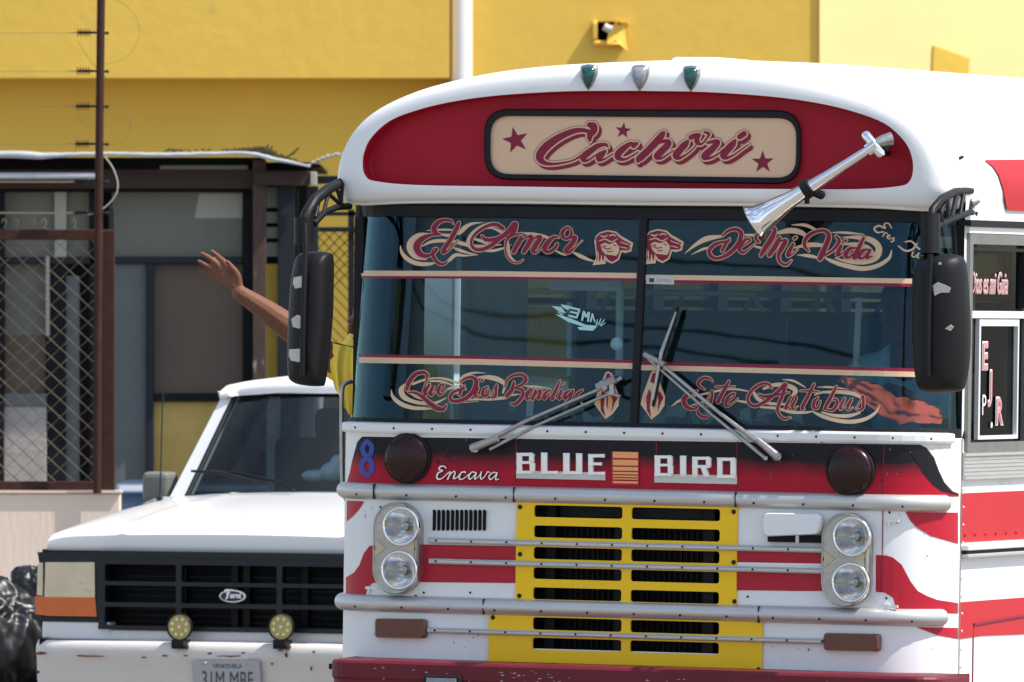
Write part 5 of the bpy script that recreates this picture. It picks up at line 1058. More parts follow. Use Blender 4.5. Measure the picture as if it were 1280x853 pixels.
mb = MB(); c = Vector((.38, 1.62, 1.2)); mb.tube([c+Vector((.19*math.cos(a), .1*math.sin(a), .16*math.sin(a))) for a in [2*math.pi*k/24 for k in range(25)]], .013, 6, False); mb.build('steering_wheel', 'plastic', trk, smooth=True)
for sx in (-1, 1):
    mb = MB(); X0, X1 = sx*(wbt+.035), sx*(wtp+.05)
    mb.add([(X0, 1.36, zb_), (X0, yr-.12, zb_), (X1, yr-.14, zt2), (X1, 1.74, zt2)], [(0, 1, 2, 3)]); mb.build('door_window', 'glass_far', trk)
mb = MB(); mb.add([(-.74, yr-.04, zb_+.1), (.74, yr-.04, zb_+.1), (.70, yr-.06, zt2), (-.70, yr-.06, zt2)], [(0, 1, 2, 3)]); mb.build('rear_window', 'glass_far', trk)
mb = MB(); mb.box((-.7, 1.72, zt2-.03), (-.1, 1.95, zt2-.01)); mb.box((.1, 1.72, zt2-.03), (.7, 1.95, zt2-.01)); mb.box((-.05, 1.72, zt2-.12), (.2, 1.74, zt2-.06)); mb.build('sun_visor', 'int_dark', trk)
# door mirror
mb = MB(); a = T(179, 628, 1.45); b = T(213, 590, 1.45); mb.box((a.x, 1.42, a.z), (b.x, 1.56, b.z)); mo = bevel(mb.build('door_mirror', 'grey_cover', trk), .028, 3)
mb = MB(); mb.tube([Vector((b.x-.03, 1.5, a.z+.02)), Vector((b.x+.12, 1.5, a.z))], .02, 8); mb.build('mirror_foot', 'grey_cover', mo)
# antenna
an = T(200, 623, 1.2); mb = MB(); mb.tube([an, T(206, 397, 1.25)], [.0042, .0022], 6); mb.sphere(T(206, 396, 1.25), .006, 6, 4); mb.sphere(an, .014, 8, 6); mb.build('antenna', 'dark_steel', trk)
# wiper
mb = MB(); WY = 1.2
mb.tube([T(367, 613, 1.16), T(345, 602, 1.20), T(300, 592, 1.21), T(262, 588, 1.22)], [.012, .010, .007, .005], 6); wi = mb.build('wiper', 'plastic', trk, smooth=True)
mb = MB(); mb.tube([T(239, 589, 1.21), T(275, 591, 1.205), T(312, 601, 1.20), T(335, 606, 1.19)], [.006, .011, .011, .006], 6); mb.build('wiper_blade', 'rubber', wi, smooth=True)
mb = MB(); mb.tube([T(180, 631, 1.05), T(194, 625, 1.16)], .008, 6); mb.build('washer_nozzle', 'chrome_dull', trk)
# front fascia
fz0, fz1 = T(90, 776).z, T(90, 690).z
xg0, xg1 = T(128, 740).x, None; xc = T(291, 740).x; gx = lambda px: T(px, 740).x
xm = lambda px: 2*xc-gx(px)
mb = MB(); GL, GR = gx(128), xm(128); gzt, gzb = T(291, 692).z, T(291, 789).z
cols = [gx(136), gx(225), gx(231.5), xm(231.5), xm(225), xm(136)]; rws = sorted([T(291, y).z for y in (707, 728.5, 733.5, 755, 760.5, 784)])
XS = [GL]+cols+[GR]; ZS = [gzb]+rws+[gzt]
mb = plate_holes(XS, ZS, {(i, j) for i in (1, 3, 5) for j in (1, 3, 5)}, -.045, .0); tg = mb.build('grille', 'grille_black', trk)
mb = MB(); mb.box((GL, -.052, gzt-.02), (GR, -.046, gzt-.004)); mb.box((GL, -.05, gzb+.002), (GR, -.0455, gzb+.012)); mb.build('grille_rim', 'grille_black', tg)
mb = MB(); mb.box((GL-.02, .10, gzb-.03), (GR+.02, .18, gzt)); mb.build('radiator', 'void', trk)
mb = MB()
for x in (-.28, -.02, .04, .33): mb.box((x-.016, .06, gzb), (x+.016, .09, gzt-.02))
for k in range(9): mb.box((GL, .085, gzb+.03*k), (GR, .095, gzb+.03*k+.006))
mb.build('radiator_support', 'plastic', trk)
mb = MB(); mb.box((-.97, .01, fz0-.02), (GL, .09, fz1+.01)); mb.box((GR, .01, fz0-.02), (.97, .09, fz1+.01)); mb.box((GL, .01, gzt), (GR, .06, gzt+.015)); mb.build('headlamp_surround', 'grille_black', trk)
for sx in (-1, 1):
    G = (lambda px, py, y=-.03: Vector((gx(px), y, T(px, py).z))) if sx < 0 else (lambda px, py, y=-.03: Vector((xm(px), y, T(px, py).z)))
    def slab(q, y0, y1, name, m, par=trk, bv=.006):
        A_ = [G(*p, y0) for p in q]; B_ = [G(*p, y1) for p in q]; mb = MB(); mb.grid([A_, B_], True); mb.add(A_, [tuple(range(len(q)))]); mb.add(B_, [tuple(range(len(q)))[::-1]]); return bevel(mb.build(name, m, par), bv, 2)
    slab([(50, 691), (126, 691), (126, 701), (52, 703)], -.022, .02, 'lamp_bezel', 'grille_black', trk, .003)
    hl = slab([(62.5, 705), (120, 705), (120.5, 744.5), (61.5, 744)], -.035, .02, 'headlight', 'headlamp', trk, .008)
    mb = MB(); c = G(88, 724, -.03)
    for q_ in (((68,708),(78,716)),): pass
    slab([(51, 706), (57, 704), (57.2, 744), (50, 743)], -.028, .05, 'side_lens', 'headlamp', trk, .003)
    slab([(57.6, 703), (61.8, 703), (61.2, 745), (57.6, 745)], -.033, .03, 'bezel_post', 'grille_black', trk, .001)
    slab([(48, 746), (61, 746.5), (61, 768.5), (48.5, 767)], -.03, .06, 'side_indicator', 'amber', trk, .003)
    slab([(61.5, 746.5), (122, 747.5), (124, 770), (61.5, 769)], -.034, .02, 'indicator', 'amber', trk, .003)
    slab([(122.5, 692), (127, 692), (127.5, 776), (125, 776)], -.03, .02, 'bezel_post', 'grille_black', trk, .002)
    slab([(48, 771), (127, 772), (128, 777), (49, 775.5)], -.03, .02, 'lamp_bezel', 'grille_black', trk, .002)
# white valance
mb = MB(); zv1, zv0 = T(90, 776).z, T(90, 798).z; zv2 = T(290, 789).z
mb.box((-.955, -.02, zv0), (GL+.045, .05, zv1-.004)); mb.box((GR-.045, -.02, zv0), (.955, .05, zv1-.004)); mb.box((GL+.045, -.02, zv0), (GR-.045, .05, zv2-.002)); bevel(mb.build('valance', 'truck_white', trk), .006)
mb = MB(); mb.box((-.95, -.06, zv0-.03), (.95, .02, zv0-.002)); mb.build('bumper_gap', 'void', trk)
# bumper
zb1 = T(250, 803, -.16).z; BX0, BX1 = T(38, 830, -.1).x, -T(38, 830, -.1).x
def bp2(off, z, ins=0):
    r = .12; P = [(-1.0+ins, .35), (-1.0+ins, .06)]+[(-1.0+ins+r-r*math.cos(a), -.08-off+r-r*math.sin(a)) for a in [math.pi/2*k/6 for k in range(7)]]+[(-.4, -.10-off), (0, -.105-off), (.4, -.10-off)]
    Q = [(-x, y) for x, y in P[::-1]]; P = P[:-1]+Q[2:] if False else P[:-2]+[(-.4, -.10-off), (0, -.105-off), (.4, -.10-off)]+[(-x, y) for x, y in P[:-3][::-1]]
    return [Vector((x, y, z)) for x, y in P]
mb = MB(); mb.grid([[Vector((p.x*.96, max(p.y, .02), zb1+.004)) for p in bp2(0, 0)], bp2(-.05, zb1+.002, .02), bp2(-.012, zb1-.006, .006), bp2(0, zb1-.03), bp2(.004, zb1-.07), bp2(-.006, zb1-.085), bp2(-.012, zb1-.19), bp2(-.03, zb1-.24), bp2(-.08, zb1-.26, .02)])
tb = mb.build('bumper', 'truck_bumper', trk, smooth=True)
# rust scrapes on the bumper
rust_m = mat('rust_scrape', (.13, .035, .02), .8, var=.3, vs=30); M['rust_scrape'] = rust_m
for cx_, cy_, w_, h_ in ((115,820.5,18,1.2),(100,819.5,5,.8),(285,820.5,17,1.2),(262,817,3,1.3),(304,816.5,2.5,1.2),(358,819,2,3),(350,813,3,1.4),(392,815,2.2,1.6),(389,836,1.4,3.5),(206,820,5,1),(340,830,2,1.6),(232,820,4,.9),(50,817,9,2.2),(47,840,3,2.5),(180,822,4,1)):
    q_ = [(cx_+w_*math.cos(a)*(.7+.5*random.random()), cy_+h_*math.sin(a)*(.6+.6*random.random())) for a in [2*math.pi*k/9 for k in range(9)]]
    flat_poly(q_, lambda a, b, o: T(a, b, -.1085 if 130 < a < 450 else -.1065), 0).build('rust_patch', 'rust_scrape', tb)
# oval badge
c = T(291, 745.5, -.05); mb = MB(); A_ = [Vector((c.x+.066*math.cos(a), -.046, c.z+.029*math.sin(a))) for a in [2*math.pi*k/28 for k in range(28)]]
mb.grid([A_, [c+(p-c)*1.0+Vector((0, -.008, 0)) for p in A_], [Vector((c.x+(p.x-c.x)*.88, c.y-.008, c.z+(p.z-c.z)*.80)) for p in A_]], True); ob_ = mb.build('oval_badge', 'chrome_letter', tg)
mb = MB(); mb.add([Vector((c.x+(p.x-c.x)*.89, c.y-.006, c.z+(p.z-c.z)*.82)) for p in A_], [tuple(range(28))]); mb.build('badge_face', 'badge_blue', ob_)
fo = ["440,218,8 432,205,10 448,200,10 470,202,10 485,200,8","462,203,12 452,225,12 448,250,12 438,262,8","446,226,8 465,224,8","480,232,8 470,240,10 476,252,10 488,244,8 484,232,8","496,232,9 492,252,9","496,238,7 508,230,7","528,240,8 516,234,9 510,248,10 522,252,8","540,215,9 530,250,9 540,252,6"]
ribbons(fo, (200, 700, 5.333), lambda a, b, o: T(a, b, -.0575-o), 0, 0).build('badge_script', 'chrome_letter', ob_)
# licence plate
q_ = quadr([(240,826),(325,825.5),(327,868),(243,868)], 4, 4); A_ = [T(a, b, -.112) for a, b in q_]; mb = MB(); mb.grid([A_, [p+Vector((0, -.006, 0)) for p in A_]], True); mb.add([p+Vector((0, -.006, 0)) for p in A_], [tuple(range(len(A_)))]); pl = mb.build('licence_plate', 'plate', tb)
def ptext(txt, x, py, h, m, sx, y, parent, name='plate_lettering', bold=0., shear=0):
    cu = bpy.data.curves.new('tmp', 'FONT'); cu.body = txt; cu.size = 1; cu.offset = bold; cu.resolution_u = 4; cu.align_x = 'CENTER'
    ob = bpy.data.objects.new('tmp', cu); C.objects.link(ob); bpy.context.view_layer.update()
    me = bpy.data.meshes.new_from_object(ob.evaluated_get(bpy.context.evaluated_depsgraph_get())); bpy.data.objects.remove(ob); p = T(x, py, y)
    for v in me.vertices: v.co = Vector((p.x+v.co.x*h*sx, y, p.z+v.co.y*h))
    me.materials.clear(); me.materials.append(M[m]); o = bpy.data.objects.new(name, me); C.objects.link(o); o.parent = parent; return o
ptext('VENEZUELA', 284, 835.2, .026, 'plate_ink', 1.05, -.1195, pl, bold=.01); ptext('31M MBF', 284, 860.5, .112, 'plate_ink', .60, -.1195, pl)
mb = MB()
for px in (256, 308): mb.sphere(T(px, 829.5, -.118), .008, 8, 5, (1, .4, 1))
mb.build('plate_screws', 'chrome_dull', pl)
# fog lamps
for px in (225, 352):
    c = T(px, 784, -.12); mb = MB(); lathe(mb, c, [(.001, -.05), (.03, -.045), (.058, -.015), (.0635, 0), (.0635, .012), (.058, .014), (.056, .006)], n=28); fg = mb.build('fog_lamp', 'plastic', trk, smooth=True)
    mb = MB(); lathe(mb, c, [(.0575, .007), (.001, .007)], n=28); mb.build('fog_reflector', 'fog', fg)
    mb = MB()
    for k in range(9):
        a = 2*math.pi*k/8+.35; r = .038 if k < 8 else 0; mb.sphere(c+Vector((r*math.cos(a), -.009, r*math.sin(a))), .0085, 8, 5, (1, .5, 1))
    stuff(mb.build('fog_cell', 'fog_led', fg))
    mb = MB(); mb.box((c.x-.03, -.15, c.z-.085), (c.x+.03, -.07, c.z-.058)); mb.box((c.x-.036, -.135, c.z-.10), (c.x+.036, -.075, c.z-.085)); mb.build('fog_bracket', 'plastic', fg)
for sx in (-1, 1):
    for wy in (.75, 3.9):
        mb = MB(); lathe(mb, (sx*.8, wy, .37), [(.2, -.1), (.33, -.1), (.37, -.07), (.37, .07), (.33, .1), (.2, .1)], (sx, 0, 0), 26); wh = mb.build('tyre', 'rubber', trk, smooth=True)
        mb = MB(); lathe(mb, (sx*.8, wy, .37), [(.2, .09), (.17, .05), (.06, .03), (.001, .05)], (sx, 0, 0), 20); mb.build('rim', 'chrome_dull', wh, smooth=True)
# ================================================================== GROUND, BACKGROUND
def gbox(x0, y0, x1, y1, D, t=.05, mbo=None):  # box whose front face spans photo rectangle at distance D
    mb = mbo or MB(); a, b = wp(x0, y1, D), wp(x1, y0, D); mb.box((a.x, D, a.z), (b.x, D+t, b.z)); return mb
mb = MB(); mb.add([(-400, -200, 0), (400, -200, 0), (400, 900, 0), (-400, 900, 0)], [(0, 1, 2, 3)]); struct(mb.build('ground', 'asphalt'))
zp = .62                                       # raised pavement in front of the wall
mb = MB(); mb.box((-60, 45.9, 0), (-2.15, 50.3, .42)); mb.box((-60, 48.5, .42), (-2.15, 50.3, .44)); bevel(mb.build('raised_pavement', 'pave'), .02); bpy.data.objects['raised_pavement']['kind'] = 'structure'
# low pink wall
DW = 50.3
mb = MB(); a, b = wp(-700, 900, DW), wp(150, 617, DW); mb.box((a.x, DW, 0), (b.x, DW+.18, b.z)); lw = bevel(mb.build('low_wall', 'pink_wall'), .006, 1)
lw['label'] = 'low pale pink rendered wall below the rusty mesh fence'; lw['category'] = 'wall'
mb = MB(); gbox(-700, 616.5, 151.5, 613.5, DW-.02, .22, mb); mb.build('wall_coping', 'pink_wall', lw)
# mesh fence on the wall
fn = thing('mesh_fence', 'rusty framed chain-link fence panel standing on the pink wall at left', 'fence', loc=(wp(0, 0, DW).x, DW+.05, 0))
def fb(name, m, *r, D=DW+.06, t=.05, thing_=fn, bv=.004):
    mb = MB()
    for q in r: gbox(*q, D, t, mb)
    for v in range(len(mb.v)): mb.v[v] = mb.v[v]-thing_.location
    return bevel(mb.build(name, m, thing_), bv, 1)
fb('top_rail', 'rust', (-700, 287, 142, 300)); fb('bottom_rail', 'rust', (-700, 602, 142, 615), D=DW+.058)
fb('frame_post', 'rust', (127, 288, 143, 614), D=DW+.05, t=.07); fb('frame_post', 'rust', (-260, 288, -246, 614))
fb('corner_tube', 'dark_steel', (136, 258, 143, 288), D=DW+.07)
wires = MB(); s_ = 21.5; y0_, y1_ = 300, 602; xl, xr = -240, 128
def clipline(slope, c):
    # y = slope*x + c within the frame
    pts = []
    for x in (xl, xr):
        y = slope*x+c
        if y0_ <= y <= y1_: pts.append((x, y))
    for y in (y0_, y1_):
        x = (y-c)/slope
        if xl < x < xr: pts.append((x, y))
    pts.sort(); return pts[:2] if len(pts) >= 2 else None
k = -40
while k < 60:
    for sl_, D_, amp in ((.93, DW+.08, 1), (-.93, DW+.10, 1)):
        c_ = k*s_*1.0+(0 if sl_ > 0 else 11); seg = clipline(sl_, c_)
        if seg:
            (xa_, ya_), (xb_, yb_) = seg; nn = max(2, int(abs(xb_-xa_)/10.5)); pts = []
            for i in range(nn+1):
                f = i/nn; x = xa_+(xb_-xa_)*f; wob = .006*math.cos(math.pi*(x-xl)/11.5); p = wp(x, ya_+(yb_-ya_)*f, D_+.01*wob); pts.append(p+Vector((0, wob, random.uniform(-.0015, .0015)))-fn.location)
            wires.tube(pts, .0032 if sl_ > 0 else .0019, 4, False)
    k += 1
stuff(wires.build('wire_mesh', 'wire', fn))
mb = MB()                                      # twisted barbs above the top rail
for px in (20, 41, 92, 5, 55):
    r_ = 5; pts = [wp(px+r_*math.cos(a)*.5, 279+r_*math.sin(a), DW+.08)-fn.location for a in [math.pi*(1+.12*k) for k in range(14)]]; mb.tube(pts, .004, 4, False); mb.tube([pts[-1], wp(px+14, 292, DW+.08)-fn.location], .004, 4, False)
stuff(mb.build('loose_wire_ends', 'wire', fn))
# electric fence post with insulators
ep = thing('electric_fence_post', 'tall thin rusty post carrying electric fence wires on black insulators', 'post', loc=(wp(124, 0, DW).x, DW-.02, 0)); EL_ = ep.location
mb = MB(); mb.tube([wp(121.5, 617, DW-.05)-EL_, wp(122, 430, DW-.05)-EL_, wp(124, 200, DW-.05)-EL_, wp(127, -60, DW-.05)-EL_], .0215, 10); mb.build('pole', 'rust', ep, smooth=True)
for i, py in enumerate((-6, 41, 89, 133, 180, 227, 266)):
    xo = -i*.7; cx_ = 107+xo+1.5; D_ = DW-.05
    mb = MB(); A_ = wp(97+xo, py, D_)-EL_; B_ = wp(118+xo, py, D_)-EL_; pr = []
    L_ = (B_-A_).length
    for k in range(5): f = .02+.17*k; pr += [(.007, f*L_), (.022, (f+.02)*L_), (.022, (f+.06)*L_), (.007, (f+.08)*L_)]
    pr.append((.007, L_)); lathe(mb, A_, pr, (B_-A_), 10); mb.build('insulator', 'plastic', ep)
    mb = MB(); mb.tube([B_, wp(134, py+.5, D_)-EL_], .006, 6); mb.sphere(wp(134, py+.5, D_)-EL_, .010, 6, 4); mb.build('insulator_bolt', 'dark_steel', ep)
    mb = MB(); mb.tube([A_, wp(85+xo, py+.5, D_)-EL_, wp(-700, py+(3 if i < 5 else -1), D_)-EL_], [.005, .0016, .0014] if i < 5 else [.008, .007, .006], 4); mb.build('wire', 'wire', ep)
for pts in ([(131,80),(150,76),(165,64),(174,45),(171,24),(158,8),(140,-2)], [(131,181),(146,180),(160,168),(163,152),(154,130),(140,108),(128,92),(112,75),(98,52)], [(112,160),(102,152),(96,140)]):
    mb = MB(); mb.tube([wp(a, b, DW-.04)-EL_ for a, b, in cr(pts, 5)], .0015, 4, False); mb.build('jumper_wire', 'wire', ep)
mb = MB(); mb.tube([wp(a, b, DW-.05)-EL_ for a, b in cr([(131,196),(141,210),(147,228),(145,243),(133,258),(116,267),(92,270)], 5)], .0042, 6, False); mb.build('pale_cable', 'pale_board', ep, smooth=True)
# garbage bag
def bag(name, px, py, rx, rz, D, sd, label):
    c = wp(px, py, D); mb = MB(); mb.sphere((0, 0, 0), 1, 120, 80); me = mb
    for i, v in enumerate(me.v):
        d = v.normalized(); e_ = Vector((d.x*4.6, d.y*4.6, d.z*1.5)); nz = noise.noise(d*1.5+Vector((sd, 0, 0)))*.26+(1-abs(noise.noise(e_+Vector((sd, 2, 0))))*2.2)*.10+(1-abs(noise.noise(e_*2.7+Vector((sd, 5, 0))))*2)*.022+.12*max(0, d.z)**6
        k_ = 1+nz; me.v[i] = Vector((d.x*rx*k_, d.y*rx*.8*k_, d.z*rz*k_-(.02 if d.z < 0 else 0)))
    o = me.build(name, 'bag', None, smooth=True, weld=True); o.location = c; o['label'] = label; o['category'] = 'garbage bag'; o['group'] = 'black rubbish bags'; return o
bag('garbage_bag', -14, 812, .29, .27, 45.6, 3.1, 'full black plastic garbage bag with shiny creases beside the pickup bumper')
bag('garbage_bag', 44, 740, .14, .12, 47.0, 9.4, 'small black garbage bag tucked behind the pickup headlight')
# blue-grey vehicle in the yard
bc = thing('parked_vehicle', 'blue-grey vehicle with pale trim parked in the yard, mostly hidden behind the white pickup', 'vehicle', loc=(wp(300, 430, 52.2).x, 52.2, 0)); BL = bc.location
mb = MB(); x0_, x1_ = wp(143, 0, 52).x-BL.x, wp(143, 0, 52).x-BL.x+4.3; zt3 = wp(0, 606, 52).z
sec_ = [(-.02, .45), (-.02, 1.02), (.03, zt3-.05), (.12, zt3), (1.6, zt3), (1.68, zt3-.06), (1.7, .45)]
mb.grid([[Vector((x, y, z)) for y, z in sec_] for x in (x0_, x0_+.05, x1_-.05, x1_)]); mb.add([Vector((x0_, y, z)) for y, z in sec_], [tuple(range(7))]); mb.add([Vector((x1_, y, z)) for y, z in sec_], [tuple(range(7))]); mb.build('body', 'blue_car', bc)
mb = MB(); z_ = wp(0, 612, 52).z; mb.box((x0_+.02, -.045, zt3-.035), (x1_-.02, .03, zt3-.008)); mb.build('trim_strip', 'bus_white', bc)
mb = MB(); mb.box((x0_+2.0, .15, zt3), (x1_-.4, 1.55, zt3+.42)); bevel(mb.build('cabin', 'blue_car', bc), .1, 3)
mb = MB(); mb.box((x0_+2.12, .14, zt3+.06), (x1_-.52, .15-.008, zt3+.34)); mb.build('side_window', 'glass_truck', bc)
for wx in (.85, 3.4):
    mb = MB(); lathe(mb, (x0_+wx, .1, .33), [(.33, .1), (.33, -.1), (.001, -.1)], (0, 1, 0), 22); lathe(mb, (x0_+wx, .1, .33), [(.33, .1), (.28, .12), (.001, .1)], (0, -1, 0), 22); mb.build('tyre', 'rubber', bc)
# ---- shack
DS = 54.5
shk = thing('shack', 'dark timber and board shack with zinc roof beneath the yellow building', 'shack', loc=(wp(250, 0, DS).x, DS, 0)); SL = shk.location
def sb(name, m, rect, d=0., t=.04, bv=.003, par=None):
    mb = MB(); gbox(*rect, DS+d, t, mb); mb.v = [v-SL for v in mb.v]; return bevel(mb.build(name, m, shk), bv, 1)
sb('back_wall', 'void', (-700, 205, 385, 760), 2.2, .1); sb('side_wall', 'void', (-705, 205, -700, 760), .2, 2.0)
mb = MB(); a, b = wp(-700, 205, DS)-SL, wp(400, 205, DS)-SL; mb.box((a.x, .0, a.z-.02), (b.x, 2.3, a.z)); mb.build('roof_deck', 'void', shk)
def sheet(pts, t_px, D, m, name, par=shk, depth=1.2, corr=0.):
    t_px = [(a, b*.62) for a, b in t_px]
    mb = MB(); top_ = []; bot_ = []; bk = []
    for i, (a, b) in enumerate(cr(pts, 8)):
        w = corr*math.sin(a*1.05); p = wp(a, b, D)-SL; top_.append(p+Vector((0, 0, w))); q = wp(a, b+interp(t_px, a), D)-SL; bot_.append(q+Vector((0, .0, w))); bk.append(p+Vector((0, depth, .015+w)))
    mb.grid([[p+Vector((0, .02, 0)) for p in bot_], bot_, top_, bk]); return mb.build(name, m, par, smooth=True)
sheet([(-700,190),(-200,194),(0,189),(60,191),(130,190),(200,191),(260,190),(310,189.5),(345,197),(388,207)], [(-700,12),(0,14),(40,15),(80,9),(130,7),(200,9),(290,7),(340,9),(388,4)], DS-.32, 'zinc', 'roof_sheet', corr=.0012)
sheet([(385,206),(400,198),(420,192),(460,188),(520,187)], [(385,3),(520,5)], DS-.1, 'zinc', 'roof_sheet', corr=.008)
for i in range(12):
    pass
sb('fascia_board', 'old_wood', (-700, 212, 318, 236), -.12, .06); sb('eave_shade_strip', 'void', (-700, 197, 330, 213), -.02, .2); sb('eave_shade_strip', 'void', (330, 203, 392, 214), -.02, .2); sb('roof_batten', 'pale_board', (200, 207, 310, 213), -.06, .03)  # black strips under the roof sheet stand in for the shade there
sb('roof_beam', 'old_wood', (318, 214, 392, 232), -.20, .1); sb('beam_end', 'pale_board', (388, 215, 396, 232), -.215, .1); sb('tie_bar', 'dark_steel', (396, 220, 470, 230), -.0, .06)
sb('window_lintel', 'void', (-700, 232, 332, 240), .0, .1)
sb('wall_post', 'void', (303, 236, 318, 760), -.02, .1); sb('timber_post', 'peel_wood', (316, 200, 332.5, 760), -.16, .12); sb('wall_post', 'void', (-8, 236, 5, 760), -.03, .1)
sb('upper_panel', 'grey_board', (140, 240, 303, 322), .06, .02); sb('upper_panel', 'grey_board', (5, 240, 112, 322), .06, .02)
mb = MB(); q_ = [(249,242),(303,242),(303,273),(243,273)]; mb.prism([wp(a, b, DS+.055)-SL for a, b in q_], (0, .004, 0)); mb.build('pale_patch', 'pale_board', shk)
sb('transom_rail', 'dark_steel', (110, 321, 303, 330), .0, .08); sb('transom_rail', 'dark_steel', (-700, 322, 112, 330), .01, .08)
sb('door_panel', 'blue_grey', (143, 330, 183, 760), .03, .04); sb('door_gap_strip', 'dark_steel', (183, 330, 192, 760), -.01, .08)  # added dark strip stands in for the black gap beside the door
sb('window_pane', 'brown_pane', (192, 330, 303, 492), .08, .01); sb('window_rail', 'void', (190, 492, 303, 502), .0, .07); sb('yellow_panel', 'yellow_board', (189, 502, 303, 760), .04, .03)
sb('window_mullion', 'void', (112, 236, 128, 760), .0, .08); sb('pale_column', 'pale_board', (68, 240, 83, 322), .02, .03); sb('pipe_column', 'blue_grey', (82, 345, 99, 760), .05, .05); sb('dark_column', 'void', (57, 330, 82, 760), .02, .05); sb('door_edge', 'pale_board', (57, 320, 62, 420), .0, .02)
sb('lower_pane', 'grey_board', (5, 330, 57, 420), .08, .02); sb('lower_pane', 'brown_pane', (5, 420, 57, 492), .08, .02); sb('block_step', 'concrete', (-60, 508, 58, 760), .0, .3); sb('block_cap', 'blue_grey', (-60, 492, 58, 508), -.01, .3)
sb('gutter_pipe', 'zinc', (-200, 216, 120, 224), -.3, .05, .012)
for i, (a, b) in enumerate(((234, 260), (265, 279), (284, 298), (303, 321))): sb('slat', 'pale_board', (333, a, 350, b), .05, .02)
sb('slat_backing', 'void', (332, 232, 352, 335), .08, .02); sb('yellow_strip', 'yellow_low', (332, 330, 352, 760), .05, .03); sb('steel_post', 'dark_steel', (347, 233, 368, 760), -.05, .1); sb('steel_post', 'dark_steel', (383, 233, 398, 760), -.03, .08); sb('narrow_post', 'dark_steel', (366, 236, 373, 760), .02, .05)
# dry leaves on the roof
mb = MB()
for i in range(520):
    px = random.gauss(330, 17) if i < 300 else (random.uniform(200, 315) if i < 340 else random.gauss(332, 9)); base = interp([(180, 190), (310, 189), (385, 205)], px); h = 6*math.exp(-((px-331)/13)**2)+2.2
    p = wp(px, base-random.random()*h, DS-.2+random.uniform(-.1, .3))-SL; a = random.uniform(0, 6.3); l = random.uniform(.008, .022); d = Vector((math.cos(a), random.uniform(-.5, .5), math.sin(a)*.7)).normalized()*l; u_ = d.orthogonal().normalized()*l*.4
    mb.add([p-d, p+u_, p+d, p-u_], [(0, 1, 2, 3)])
for (a, b, c_, d_) in ((330,190,336,181),(338,188,340,183),(365,194,373,185),(360,196,368,190)): mb.tube([wp(a, b, DS-.1)-SL, wp(c_, d_, DS-.1)-SL], .006, 4)
dl = mb.build('dry_leaves', 'leaf'); dl.location = SL; stuff(dl); dl['label'] = 'dry leaves and twigs piled on the zinc roof edge'; dl['category'] = 'leaves'
# chain-link panel right of the shack
rf = thing('mesh_fence', 'dark chain-link panel between the shack and the bus mirror arm', 'fence', loc=(wp(420, 0, 56).x, 56, 0)); RL_ = rf.location
mb = MB(); gbox(398, 265, 520, 270, 56, .04, mb); gbox(398, 284, 520, 290, 55.99, .04, mb); mb.v = [v-RL_ for v in mb.v]; mb.build('top_rail', 'dark_steel', rf)
mb = MB(); gbox(435, 262, 443, 760, 56, .05, mb); mb.v = [v-RL_ for v in mb.v]; mb.build('post', 'dark_steel', rf)
xl, xr, y0_, y1_ = 398, 520, 290, 700; w2 = MB()
for k in range(-60, 60):
    for sl_, D_ in ((1.05, 56.03), (-1.05, 56.05)):
        seg = clipline(sl_, k*13.5)
        if seg: w2.tube([wp(*seg[0], D_)-RL_, wp(*seg[1], D_)-RL_], .0035, 4, False)
stuff(w2.build('wire_mesh', 'wire_dark', rf))
# ---- yellow building
DY = 62.0
yb_ = thing('yellow_building', 'large yellow plastered building with overhanging upper wall behind the bus and shack', 'building', loc=(0, DY, 0)); YL = yb_.location
def yp(name, m, x0, y0, x1, y1, D, t=.2, bv=0.):
    mb = MB(); gbox(x0, y0, x1, y1, D, t, mb); mb.v = [v-YL for v in mb.v]; o = mb.build(name, m, yb_); return bevel(o, bv, 2) if bv else o
yp('upper_wall', 'yellow_wall', -900, -900, 562, 97.5, DY-.45, 3); yp('lower_wall', 'yellow_low', -900, 97.5, 562, 800, DY, 3)
# right bay, with the two spout openings left in the wall
yp('bay_wall', 'yellow_wall', 562, -900, 744, 800, DY-.25, 3); yp('bay_wall', 'yellow_wall', 769, -900, 1030, 800, DY-.25, 3)
yp('bay_wall', 'yellow_wall', 744, -900, 769, 27, DY-.25, 3); yp('bay_wall', 'yellow_wall', 744, 51, 769, 800, DY-.25, 3); yp('spout_void', 'void', 744, 27, 769, 51, DY+.1, .1)
mb = MB(); gbox(741, 51, 769, 57, DY-.34, .1, mb); gbox(743, 26, 745.5, 51, DY-.31, .08, mb); q_ = [wp(769, 56, DY-.36), wp(784, 60, DY-.3), wp(784, 26, DY-.3), wp(763, 36, DY-.36), wp(769, 30, DY-.3)]; q_ = [wp(762, 37, DY-.35), wp(775, 29, DY-.35), wp(783, 30, DY-.3), wp(783, 59, DY-.3), wp(773, 55, DY-.35), wp(762, 52, DY-.35)]; mb.prism(q_, (0, .09, 0)); mb.v = [v-YL for v in mb.v]; bevel(mb.build('drain_spout', 'yellow_wall', yb_), .02, 2)
mb = MB(); mb.tube([wp(a, b, DY-.5)-YL for a, b in ((755, 33), (760, 36), (765, 37))], .025, 8); mb.build('spout_rag', 'sticker', yb_, smooth=True)
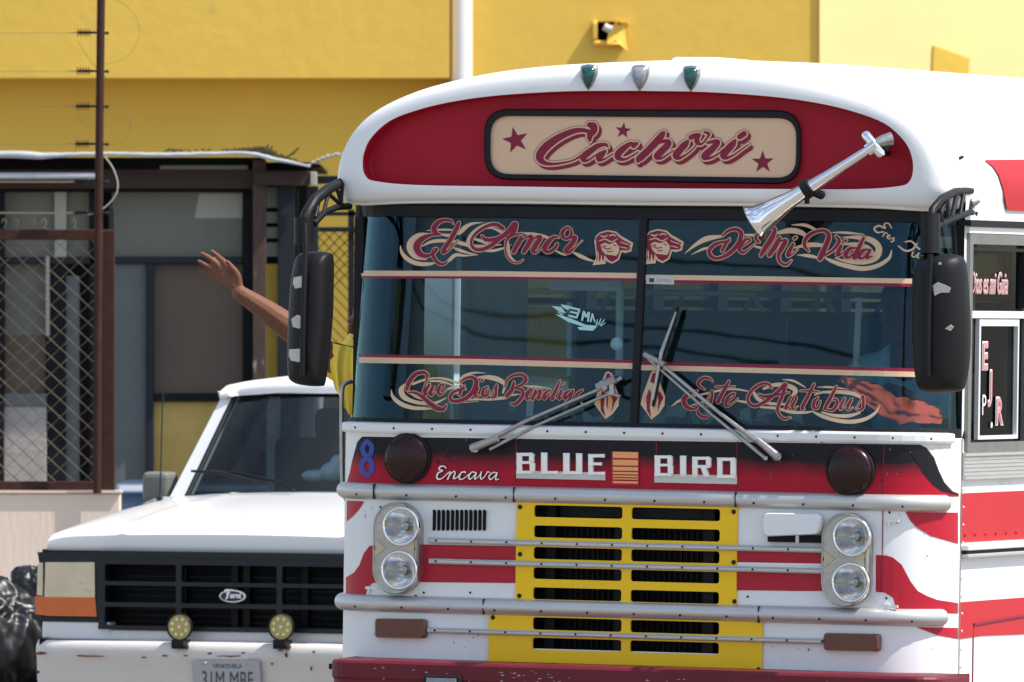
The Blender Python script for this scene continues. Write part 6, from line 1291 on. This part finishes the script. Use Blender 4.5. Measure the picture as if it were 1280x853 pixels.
# wall turned towards the sun
c0 = wp(1024.5, 0, DY-.27); mb = MB(); dirw = Vector((.93, .36, 0)).normalized(); dirw = Vector((math.cos(math.radians(32)), math.sin(math.radians(32)), 0))
P_ = [c0, c0+dirw*9]; mb.prism([Vector((P_[0].x, P_[0].y, -0.0))-YL, Vector((P_[1].x, P_[1].y, 0))-YL, Vector((P_[1].x, P_[1].y+3, 0))-YL, Vector((P_[0].x, P_[0].y+3, 0))-YL], (0, 0, 9)); mb.build('sunlit_wall', 'sunlit_plaster', yb_)
def onw(px, py, off=0.):
    o, d = ray(px, py); nrm = Vector((dirw.y, -dirw.x, 0)); t = (c0-o).dot(nrm)/d.dot(nrm); return o+t*d+nrm*off-YL
mb = MB(); A_ = [onw(1166, 57), onw(1199, 74), onw(1197, 100), onw(1164, 100)]; B_ = [onw(1166, 57, .015), onw(1199, 74, .12), onw(1197, 100, .12), onw(1164, 100, .015)]
mb.hexa([A_[3], A_[2], B_[2], B_[3], A_[0], A_[1], B_[1], B_[0]]); mb.build('drain_spout', 'yellow_low', yb_)
# downpipe
pp = MB(); a = wp(577, 0, DY-.345); pp.tube([(0, 0, 0), (0, 0, 9)], .071, 20); dp = pp.build('downpipe', 'pipe_white', None, smooth=True); dp.location = (a.x, a.y, 0); dp['label'] = 'white vertical downpipe on the yellow wall above the bus roof'; dp['category'] = 'pipe'
# ---- overhead cables and a concrete pole across the street (seen mirrored in the windscreen)
nb = Vector((0, -1, .10)).normalized()
def reflect(px, py, dist):
    p = gs(px, py); wq = BUS.M @ p; o, d = ray(px, py); d.normalize(); nn = (BUS.M.to_3x3() @ nb).normalized(); r = d-2*d.dot(nn)*nn; return wq+r*dist
po = thing('utility_pole', 'thick pale concrete pole across the street, mirrored in the left windscreen pane', 'utility pole', loc=(0, 0, 0)); 
pc = reflect(497, 400, 38); po.location = (pc.x, pc.y, 0)
mb = MB(); mb.tube([(0, 0, 0), (0, 0, pc.z+3)], [.62, .5], 20); mb.build('shaft', 'wood_pole', po, smooth=True)
mb = MB(); mb.box((-1.1, -.06, pc.z+2.2), (1.1, .06, pc.z+2.32)); mb.build('crossarm', 'old_wood', po)
for i, pts in enumerate(([(440,300),(525,350),(560,378),(620,392),(700,400),(800,405)], [(440,330),(505,368),(560,405),(640,421),(720,427),(790,428)], [(800,408),(900,416),(980,426),(1045,438),(1150,460)], [(800,440),(840,438),(900,446),(970,455)], [(560,300),(700,318),(900,330),(1150,360)])):
    mb = MB(); mb.tube([reflect(a, b, 30) for a, b in cr(pts, 5)], .014, 6, False); o = mb.build('overhead_cable', 'wire_dark'); o['category'] = 'cable'; o['group'] = 'overhead cables across the street'
    o['label'] = ('sagging black cable mirrored just under the top pinstripe of the left windscreen pane', 'lower sagging black cable mirrored in the left windscreen pane', 'black cable mirrored across the middle of the right windscreen pane', 'lowest black cable mirrored above the lower pinstripe of the right pane', 'uppermost black cable mirrored across both windscreen panes')[i]
